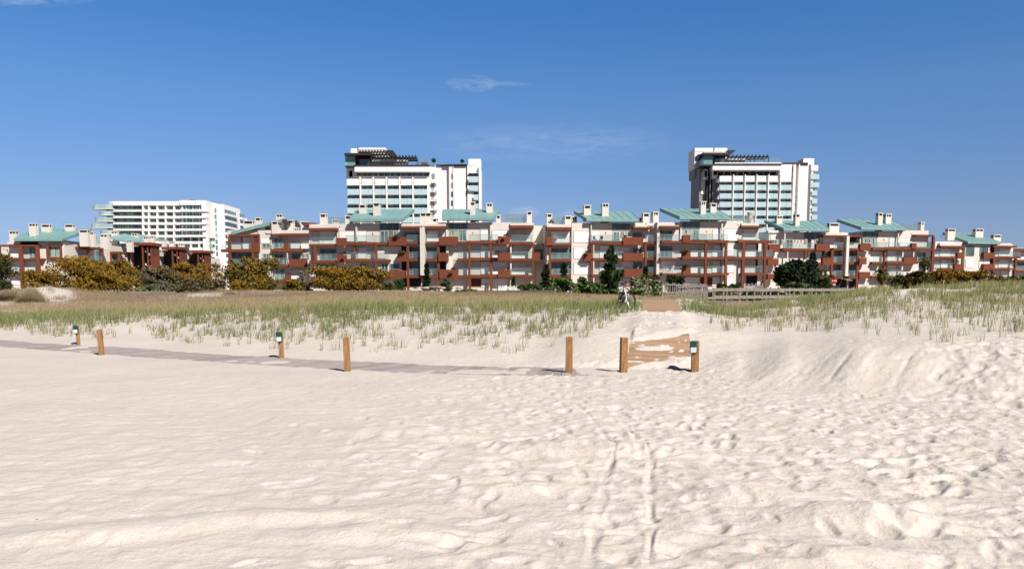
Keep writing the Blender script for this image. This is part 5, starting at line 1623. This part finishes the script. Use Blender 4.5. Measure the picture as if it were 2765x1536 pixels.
clump('tan grass mound right of the bare sand patch top', 188, 775, 70, 68, 4, ('grasst', 'grassb'), 3400)
clump('small brown tuft left of the second bare sand patch', 447, 796, 22, 62, 5, ('grassb', 'grassp'), 900)
clump('olive tuft on the mound below the tall dark olive acacia', 624, 788, 30, 60, 6, ('grasso', 'grassb'), 1300)
clump('small olive tuft just left of the one below the tall acacia', 596, 775, 20, 76, 7, ('grasso', 'grasst'), 700)

# ------------------------------------------------------------ posts
def wood_post(label, cx, yb, yt, wpx, lamp=None, lean=0.0, yaw=0.0):
    Y = gy(yb, 0.0); P0 = atY(cx, HOR, Y); zb = G(P0.x, Y); w_ = wpx*Y/FPX; h = zat(yt, Y)
    t = thing('lamp_post' if lamp else 'wooden_post', label, 'lamp post' if lamp else 'post', (P0.x, Y, 0), rad(yaw), 'wooden posts beside the boardwalk')
    t.rotation_euler = (0, rad(lean), rad(yaw)); r = w_/2; c = .07*w_
    b = MB(); n0 = 0
    prof = [(-r+c, -r), (r-c, -r), (r, -r+c), (r, r-c), (r-c, r), (-r+c, r), (-r, r-c), (-r, -r+c)]
    rings = [(-.3, 1.0), (h*.5, .99), (h-.012, .985), (h, .90)]
    for z, s_ in rings:
        for x, y in prof: b.v.append((x*s_, y*s_, z))
    k = b.mi('wood')
    for i in range(len(rings)-1):
        for j in range(8): b.f.append([i*8+j, i*8+(j+1) % 8, (i+1)*8+(j+1) % 8, (i+1)*8+j]); b.m.append(k)
    b.f.append([(len(rings)-1)*8+j for j in range(8)]); b.m.append(k)
    b.build('post', t)
    if lamp:
        side, ltop = lamp; lw, lh, ld = .155, .245, .10; x0 = -r*.2-side*.03; zt_ = h-ltop
        def rounded(x0, x1, y0, y1, z0, z1, m, nm, par, rr=.02, front=True):
            bm = MB(); pts = []
            for (cx_, cz_, a0) in ((x1-rr, z1-rr, 0), (x0+rr, z1-rr, 90), (x0+rr, z0+rr, 180), (x1-rr, z0+rr, 270)):
                for q in (0, 30, 60, 90): a = rad(a0+q); pts.append((cx_+math.cos(a)*rr, cz_+math.sin(a)*rr))
            nn = len(pts); mx_, mz_ = (x0+x1)/2, (z0+z1)/2
            for (y, s_) in ((y1, 1), (y0+.02, 1), (y0, .88)):
                for x, z in pts: bm.v.append((mx_+(x-mx_)*s_, y, mz_+(z-mz_)*s_))
            kk_ = bm.mi(m)
            for i in range(2):
                for j in range(nn): bm.f.append([i*nn+j, (i+1)*nn+j, (i+1)*nn+(j+1) % nn, i*nn+(j+1) % nn]); bm.m.append(kk_)
            bm.f.append([2*nn+j for j in range(nn)]); bm.m.append(kk_); bm.f.append([j for j in range(nn)][::-1]); bm.m.append(kk_)
            return bm.build(nm, par)
        hs = rounded(x0-lw/2, x0+lw/2, -r-ld*.45, -r+.005, zt_-lh, zt_, 'greenplastic', 'lamp_housing', t)
        rounded(x0-lw/2+.008, x0+lw/2-.018, -r-ld, -r-ld*.45+.004, zt_-lh*.46, zt_-.008, 'greenplastic', 'lamp_cap', hs, .018)
        rounded(x0-lw/2+.010, x0+lw/2-.022, -r-ld*.94, -r-ld*.45+.004, zt_-lh+.012, zt_-lh*.46-.002, 'lens', 'lamp_lens', hs, .016)
    return t
wood_post('farthest lamp post, smallest, beyond the far edge of the boardwalk', 204, 931, 879, 8.5, (1, -.0), -1.5, 20)
wood_post('second post from the left, plain, on the near edge of the boardwalk', 265, 958, 890, 12, None, -2.0, 12)
wood_post('lamp post at the middle left, between two plain posts', 755, 966, 896, 13.5, (1, -.0), -.5, 15)
wood_post('thick leaning post, plain, with shadow across the boardwalk', 934, 1003, 911, 17, None, -1.5, 8)
wood_post('plain post third from the right, left of the crossing', 1538, 1006, 909, 19, None, .3, -3)
wood_post('plain dark-grained post at the left corner of the crossing', 1686, 1007, 911, 18.5, None, .8, 10)
wood_post('lamp post at the right corner of the crossing', 1881, 1006, 920, 20, (1, .005), .3, -8)

# ------------------------------------------------------------ fences
def fence(name, label, P, hgt, spacing, rails=(0.92, 0.45), pw=.09, group=None, cat='railing', rail_h=.12, seed=1, lift=0.0):
    """P: list of (px, Y) on the ground"""
    W3 = [Vector((atY(a, HOR, y).x, y, 0)) for a, y in P]; z0 = [G(v.x, v.y)+lift for v in W3]
    for v, z in zip(W3, z0): v.z = z
    t = thing(name, label, cat, tuple(W3[0]), 0, group); O = W3[0]; r = random.Random(seed)
    for a, b in zip(W3[:-1], W3[1:]):
        L = (b-a).length; n = max(1, round(L/spacing)); d = (b-a)/L; s = Vector((-d.y, d.x, 0)).normalized()
        for i in range(n+1):
            if i == 0 and a is not W3[0]: continue
            p = a.lerp(b, i/n)-O; hh_ = hgt*r.uniform(.97, 1.06); e_ = r.uniform(-.03, .03)
            MB().hexa([(p.x-pw/2, p.y-pw/2, p.z-.6), (p.x+pw/2, p.y-pw/2, p.z-.6), (p.x+pw/2, p.y+pw/2, p.z-.6), (p.x-pw/2, p.y+pw/2, p.z-.6),
                       (p.x-pw/2+e_, p.y-pw/2, p.z+hh_), (p.x+pw/2+e_, p.y-pw/2, p.z+hh_), (p.x+pw/2+e_, p.y+pw/2, p.z+hh_), (p.x-pw/2+e_, p.y+pw/2, p.z+hh_)], 'oldwood').build('post', t)
        for q in rails:
            u0, u1 = a-O, b-O; o_ = s*(-pw/2-.02 if s.y > 0 else pw/2+.02); z = hgt*q
            c0, c1 = u0+o_, u1+o_; k = s*.02
            MB().hexa([tuple(c0-k+Vector((0, 0, z-rail_h))), tuple(c1-k+Vector((0, 0, z-rail_h))), tuple(c1+k+Vector((0, 0, z-rail_h))), tuple(c0+k+Vector((0, 0, z-rail_h))),
                       tuple(c0-k+Vector((0, 0, z))), tuple(c1-k+Vector((0, 0, z))), tuple(c1+k+Vector((0, 0, z))), tuple(c0+k+Vector((0, 0, z)))], 'oldwood').build('rail', t)
    return t
def fence_at(name, label, P, **kw):
    return fence(name, label, P, **kw)
# deck behind the crest, turning right, between its two railings
def deck(pts, w_, zt_, name, label):
    c = [(atY(a, HOR, y).x, y) for a, y in pts]
    o = ribbon(c, w_, lambda x, y: zt_, name, 'plankgrey', .2, .02, th=.12); tag(o, kind='structure'); return o
ZD = zat(806, 50)
deck([(1905, 47.5), (2060, 51), (2290, 57), (2420, 60)], 1.6, ZD-.25, 'raised_boardwalk', '')
def fence2(name, label, P, hgt, spacing, z, **kw):
    global G
    G0 = G; G = (lambda x, y: z) if not callable(z) else z
    try: return fence(name, label, P, hgt, spacing, **kw)
    finally: G = G0
fence2('wooden_railing', 'near railing of the raised boardwalk on the right, two weathered rails', [(1908, 46.6), (2058, 50), (2298, 56.2)], .98, .84, ZD-.32, seed=2)
fence2('wooden_railing', 'far railing of the raised boardwalk seen between the near posts', [(1925, 49.4), (2070, 52.4), (2300, 58.4)], .98, 1.3, ZD-.30, rails=(.96, .5), seed=3, pw=.07)
fence2('picket_railing', 'near picket railing descending to the brown boardwalk', [(1828, 37.5), (1866, 41.5), (1908, 46.4)], .98, .46, lambda x, y: 0.97+(y-37.5)/9*.10, rails=(.93, .12), pw=.05, rail_h=.06, seed=4)
fence2('picket_railing', 'far picket railing behind the near one', [(1788, 46), (1822, 49), (1902, 52)], 1.0, .6, zat(812, 49)+.05, rails=(.95, .5), pw=.06, rail_h=.08, seed=5)
def zrow(py): return lambda x, y: zat(py, y)
fence2('wooden_railing', 'low wooden railing in front of the large orange-yellow acacia', [(232, 70), (330, 66), (398, 66), (470, 70)], .75, .55, zrow(808), rails=(.86,), seed=6)
fence2('wooden_railing', 'low wooden railing in the middle behind the tan grass', [(1288, 64), (1400, 62), (1500, 60)], .72, 1.0, zrow(804), rails=(.80,), seed=7, rail_h=.15)
# picket garden fences by the ground floors
def pickets(name, label, px0, px1, yt, yb, Y, n, m, cat='fence'):
    a, b = atY(px0, yt, Y), atY(px1, yb, Y); t = MB(); w_ = (b.x-a.x)
    for i in range(n):
        x = a.x+w_*(i+.5)/n; hh_ = (a.z-b.z)*(.85+.15*math.sin(i*2.3)); t.box(x-w_/n*.3-a.x, x+w_/n*.3-a.x, -.02, .02, -.3, hh_, m)
    t.box(0, w_, .021, .06, .25, .33, m).box(0, w_, .021, .06, (a.z-b.z)*.6, (a.z-b.z)*.6+.08, m)
    o = t.build(name); o.location = (a.x, Y, b.z); return tag(o, label, cat)
pickets('picket_fence', 'white garden fence in front of the ground floor terrace', 1345, 1408, 770, 786, 116, 18, 'white')
pickets('picket_fence', 'grey slatted garden fence under the double red frame', 2008, 2060, 764, 786, 118, 15, 'grey')
pickets('picket_fence', 'short dark garden fence behind the near picket railing', 1862, 1896, 764, 780, 120, 10, 'bronze')

# ------------------------------------------------------------ bicycle
def bicycle():
    Y = 28.0; P0 = atY(1688, HOR, Y); z = G(P0.x, Y)
    t = thing('bicycle', 'white and red mountain bicycle standing in the marram grass beside the boardwalk', 'bicycle', (P0.x, Y, zat(840, Y)+.0), 0)
    t.rotation_euler = (0, 0, math.atan2(-1.0, 0.10)); ax = 1.05
    def wheel(par, loc, rotz=0.0):
        w_ = bpy.data.objects.new('wheel', None); COL.objects.link(w_); w_.parent = par; w_.location = loc; w_.rotation_euler = (0, 0, rotz)
        MB().ring((0, 0, 0), (0, 1, 0), .312, .030, 'rubber', 36, 8).build('tyre', w_, True)
        MB().ring((0, 0, 0), (0, 1, 0), .283, .012, 'chrome', 36, 6).build('rim', w_, True)
        s = MB()
        for i in range(18):
            a = 2*math.pi*i/18; s.tube([(math.cos(a)*.02, .03*(-1)**i, math.sin(a)*.02), (math.cos(a)*.28, 0, math.sin(a)*.28)], .0022, 'chrome', 4, False)
        s.tube([(0, -.05, 0), (0, .05, 0)], .022, 'chrome', 8); s.ring((0, .035, 0), (0, 1, 0), .075, .006, 'chrome', 20, 4)
        s.build('spokes', w_); return w_
    # x forward, wheel centres at x=-1.0 and x=0.05
    F = -0.0; rear = (-1.0, 0, .34); front_ax = (.05, 0, .34)
    wheel(t, rear)
    st = bpy.data.objects.new('steering', None); COL.objects.link(st); st.parent = t; st.location = (.05, 0, .34); st.rotation_euler = (0, 0, rad(40))
    wheel(st, (0, 0, 0))
    hd = (-.155, 0, .44)
    b = MB()
    for s_ in (-1, 1): b.tube([(0, .06*s_, 0), (-.04, .062*s_, .16), (-.095, .06*s_, .34), (-.11, .03*s_, .39)], [.016, .024, .024, .02], 'paintw', 8)
    b.tube([(-.10, -.075, .37), (-.10, .075, .37)], .022, 'paintw', 8); b.build('fork', st, True)
    b = MB().tube([(-.115, 0, .42), (-.175, 0, .62)], .024, 'paintr', 8).tube([(-.175, 0, .62), (-.12, 0, .69)], .02, 'rubber', 8); b.build('head_tube', st, True)
    b = MB().tube([(-.17, .30, .74), (-.13, .16, .70), (-.12, .05, .69), (-.12, -.05, .69), (-.13, -.16, .70), (-.17, -.30, .74)], .014, 'rubber', 8)
    for s_ in (-1, 1): b.tube([(-.13, .17*s_, .70), (-.175, .32*s_, .745)], .020, 'rubber', 8).tube([(-.12, .14*s_, .69), (-.06, .20*s_, .66)], .008, 'rubber', 6)
    b.build('handlebar', st, True)
    bb = (-.58, 0, .30); sc = (-.76, 0, .82); h1 = (-.12, 0, .93); h2 = (-.07, 0, .80)
    b = MB().tube([bb, (-.70, 0, .62), sc], .019, 'rubber', 8).tube([sc, h1], .02, 'paintw', 8).tube([bb, h2], .026, 'rubber', 8)
    for s_ in (-1, 1): b.tube([(-.60, .045*s_, .30), (-1.0, .06*s_, .34)], .012, 'rubber', 6).tube([(-.73, .03*s_, .70), (-1.0, .06*s_, .34)], .010, 'rubber', 6)
    b.build('frame', t, True)
    MB().tube([(-.76, 0, .80), (-.79, 0, .92)], .015, 'chrome', 8).build('seat_post', t)
    q = MB(); P = [(-.95, .075, .95), (-.95, -.075, .95), (-.80, -.06, .93), (-.66, -.018, .93), (-.66, .018, .93), (-.80, .06, .93)]
    q.v += [(x, y, z_) for x, y, z_ in P]+[(x+.01, y*.8, z_+.045) for x, y, z_ in P]; k = q.mi('rubber')
    q.f += [[5, 4, 3, 2, 1, 0], [6, 7, 8, 9, 10, 11]]; q.m += [k, k]
    for i in range(6): q.f.append([i, (i+1) % 6, 6+(i+1) % 6, 6+i]); q.m.append(k)
    q.build('saddle', t, True)
    MB().ring((-.58, -.05, .30), (0, 1, 0), .09, .006, 'rubber', 20, 4).tube([(-.58, -.07, .30), (-.52, -.075, .15)], .01, 'chrome', 6).tube([(-.58, .07, .30), (-.64, .075, .45)], .01, 'chrome', 6).tube([(-.58, -.07, .30), (-.58, .07, .30)], .018, 'rubber', 8).build('crank', t)
    for c, s_ in (((-.52, -.12, .15), 1), ((-.64, .12, .45), 1)): MB().box(c[0]-.045, c[0]+.045, c[1]-.045, c[1]+.045, c[2]-.012, c[2]+.012, 'rubber').build('pedal', t)
    MB().box(-1.12, -.80, -.05, .05, .74, .755, 'rubber').tube([(-.80, 0, .745), (-.77, 0, .80)], .008, 'rubber', 6).tube([(-1.0, .05, .74), (-1.0, .07, .36)], .006, 'rubber', 5).tube([(-1.0, -.05, .74), (-1.0, -.07, .36)], .006, 'rubber', 5).build('carrier', t)
    t.rotation_euler = (rad(-4), 0, math.atan2(-1.0, 0.10)); t.location.x += .06
bicycle()

# ------------------------------------------------------------ rocks, sign, street lights, garden things
def rock(label, px, py, wpx, hpx, Y, seed):
    P0 = atY(px, py, Y); s = Y/FPX; r = np.random.default_rng(seed); import bmesh
    bm = bmesh.new(); bmesh.ops.create_icosphere(bm, subdivisions=2, radius=1)
    for v in bm.verts:
        c = v.co; k = 0.75+0.5*float(vnoise(np.array([c.x*1.3+seed*3.1+c.z]), np.array([c.y*1.3+seed]))[0]); v.co = (c.x*wpx*s*.5*k, c.y*wpx*s*.4*k, max(c.z, -.3)*hpx*s*.5*k)
    me = bpy.data.meshes.new('rock'); bm.to_mesh(me); bm.free(); me.materials.append(M['rock'])
    o = obj('rock', me); o.location = P0; tag(o, label, 'rock', 'pale rocks below the middle apartments')
RL = ['long flat pale rock right of the cypress', 'small pale rock left of the cypress foot', 'broad pinkish rock under the dark loggia', 'low white slab of rock in front of the pinkish one',
      'pale rock beside the second red column', 'light rock at the top of the slope right of the loggia', 'row-end rock next to the green scrub', 'flat white stone low on the brown slope']
for i, (a, b, c, d, Y) in enumerate([(1172, 776, 46, 7, 98), (1128, 778, 10, 6, 98), (1148, 779, 24, 10, 96), (1160, 788, 26, 5, 88), (1196, 778, 16, 7, 98), (1240, 779, 22, 9, 94), (1262, 785, 22, 8, 90), (1186, 790, 12, 4, 86)]):
    rock(RL[i], a, b, c, d, Y, i+3)
def sign():
    Y = 100; c = atY(2252, 758, Y); zb = G(c.x, Y)
    t = thing('traffic_sign', 'round red and white sign on a thin pole between the short palm and the fin', 'sign', (c.x, Y, zb)); h = c.z-zb; R = 8*Y/FPX
    MB().tube([(0, 0, -.2), (0, 0, h+R)], .03, 'metal', 8).build('pole', t)
    d = MB().tube([(0, -.05, h), (0, -.08, h)], R, 'redsign', 24).build('disc', t)
    MB().box(-R*.72, R*.72, -.09, -.082, h-R*.18, h+R*.18, 'paintw').box(-R*.5, R*.5, -.09, -.06, h-R*1.5, h-R*1.12, 'paintw').build('white_bar', d)
sign()
def streetlight(label, px, yt, Y):
    c = atY(px, yt, Y); zb = min(G(c.x, Y), zat(782, Y)); h = c.z-zb
    t = thing('street_lamp', label, 'street lamp', (c.x, Y, zb), 0, 'low street lamps by the garage opening')
    MB().tube([(0, 0, 0), (0, 0, h)], .07, 'bronze', 8).build('pole', t)
    MB().box(-.3, .45, -.15, .15, h, h+.12, 'metal').build('lamp_head', t)
streetlight('low street lamp left of the pair below the white fin of the right block', 2286, 755, 112)
streetlight('low street lamp right of the pair, slightly shorter', 2292, 758, 108)
def pot(label, px, py, wpx, hpx, Y, mats=('green', 'olive'), n=160, seed=1):
    c = atY(px, py, Y); s = Y/FPX; P = cloudpts([(0, 0, 0, wpx*s*.5, wpx*s*.4, hpx*s*.55)], n); P[:, 2] = np.abs(P[:, 2])
    V, F = leaves(P, .16, mats, None); o = obj('balcony_plant', npmesh('balcony_plant', V, F, list(mats), (RNG.random(n) > .5).astype(int))); o.location = c
    tag(o, label, 'potted plant', 'plants in the balcony planters')
for i, (l, px, py, w_, h_, Y, m) in enumerate([
    ('green plant on the top planter left of the first white fin', 1072, 638, 16, 12, 140.5, ('green', 'olive')),
    ('trailing green plant on the planter one floor below, left of the fin', 1086, 682, 18, 12, 140.5, ('green', 'green2')),
    ('rounded bush in the lowest planter right of the first fin', 1224, 727, 12, 8, 139.5, ('dkgreen2', 'green')),
    ('yellow-green plant on the top planter by the grey pipe', 1365, 636, 10, 5, 139.5, ('green2', 'olive')),
    ('dark green plant over the middle planter by the grey pipe', 1345, 681, 18, 6, 139.5, ('dkgreen2', 'green')),
    ('leafy plant at the left end of the top planter behind the conical tree', 1688, 639, 8, 6, 139.5, ('green', 'olive')),
    ('dark plants on the small planter left of the conical tree', 1586, 682, 12, 9, 139.5, ('dkgreen2', 'olive2')),
    ('yellow plant on the square red planter above the picket railing', 1853, 678, 16, 7, 140.5, ('flower', 'olive')),
    ('spiky agave on the lowest square planter', 1850, 721, 14, 12, 140.5, ('olive2', 'dkgreen')),
    ('olive tree in a pot on the roof terrace', 1488, 602, 15, 18, 141, ('olive', 'green')),
    ('green plant spilling over the planter beside the big dark tree', 2234, 694, 16, 6, 158, ('green', 'olive')),
    ('pale grass tufts on the square planter right of the second fin', 2330, 694, 12, 4, 161, ('olive', 'sage')),
    ('dark plant beside the dead stems on the left middle planter', 931, 684, 9, 9, 140.5, ('dkgreen', 'olive2'))]):
    pot(l, px, py, w_, h_, Y, m)
def chair(label, px, py, Y, rot=0.0, m='chair', group='balcony chairs'):
    c = atY(px, py, Y); t = thing('balcony_chair', label, 'chair', c, rot, group)
    MB().box(-.25, .25, -.25, .25, .42, .47, m).build('seat', t); MB().box(-.25, .25, .22, .27, .48, .92, m).build('backrest', t)
    for a in (-1, 1):
        for b in (-1, 1): MB().box(a*.22-.02, a*.22+.02, b*.22-.02, b*.22+.02, 0, .42, m).build('leg', t)
def table(label, px, py, Y, m='shut'):
    c = atY(px, py, Y); t = thing('balcony_table', label, 'table', c, 0)
    MB().tube([(0, 0, .68), (0, 0, .72)], .45, m, 20).build('table_top', t); MB().tube([(0, 0, 0), (0, 0, .68)], .04, m, 8).build('leg', t)
chair('dark chair left of two on the penthouse terrace', 1606, 652, 140.6, .5); chair('dark chair right of two on the penthouse terrace', 1623, 652, 140.6, -.4)
chair('dark chair left of the white table on the lowest balcony', 1788, 736, 141.3, 1.2); chair('dark chair right of the white table on the lowest balcony', 1806, 736, 141.3, -1.2)
table('round white table on the lowest balcony above the picket railing', 1797, 736, 141.1)
table('white table on the top left balcony of the bicycle-side block', 1500, 654, 140.8); chair('dark chair beside the white table on the top left balcony', 1492, 654, 140.8, .9)
chair('black chair on the ground floor terrace by the white garden fence', 1314, 778, 128, .3)
def antenna(label, px, yt, yb, Y):
    a, b = atY(px, yb, Y), atY(px, yt, Y); t = MB().tube([(0, 0, 0), (0, 0, b.z-a.z)], .03, 'metal', 5)
    for k in range(3): t.box(-.5, .5, -.015, .015, b.z-a.z-.1-k*.28, b.z-a.z-.07-k*.28, 'metal')
    o = t.build('roof_antenna'); o.location = a; tag(o, label, 'antenna', 'roof antennas')
antenna('thin television antenna on the far left teal roof', 173, 600, 618, 184); antenna('thin television antenna on the gable-end roof', 743, 569, 590, 160)
antenna('thin television antenna left of the smaller right building', 2543, 634, 652, 197)
def roofplant(label, px, py, Y, s_=1.0):
    c = atY(px, py, Y); P = cloudpts([(0, 0, 2.6*s_, 1.1*s_, 1.1*s_, .9*s_)], 260); V, F = leaves(P, .35, ('dkgreen2', 'green'), None)
    t = thing('roof_tree', label, 'tree', c, 0, 'small trees on the hotel roof'); obj('crown', npmesh('crown', V, F, ['dkgreen2', 'green'], (RNG.random(len(F)) > .5).astype(int)), t)
    MB().tube([(0, 0, 0), (0, 0, 2.3*s_)], .08, 'bark', 6).build('trunk', t)
roofplant('green tree on the hotel roof beside the glass screen', 1171, 446, 255, .55); roofplant('dark tree on the hotel roof near the tall end block', 1248, 445, 256, .42)
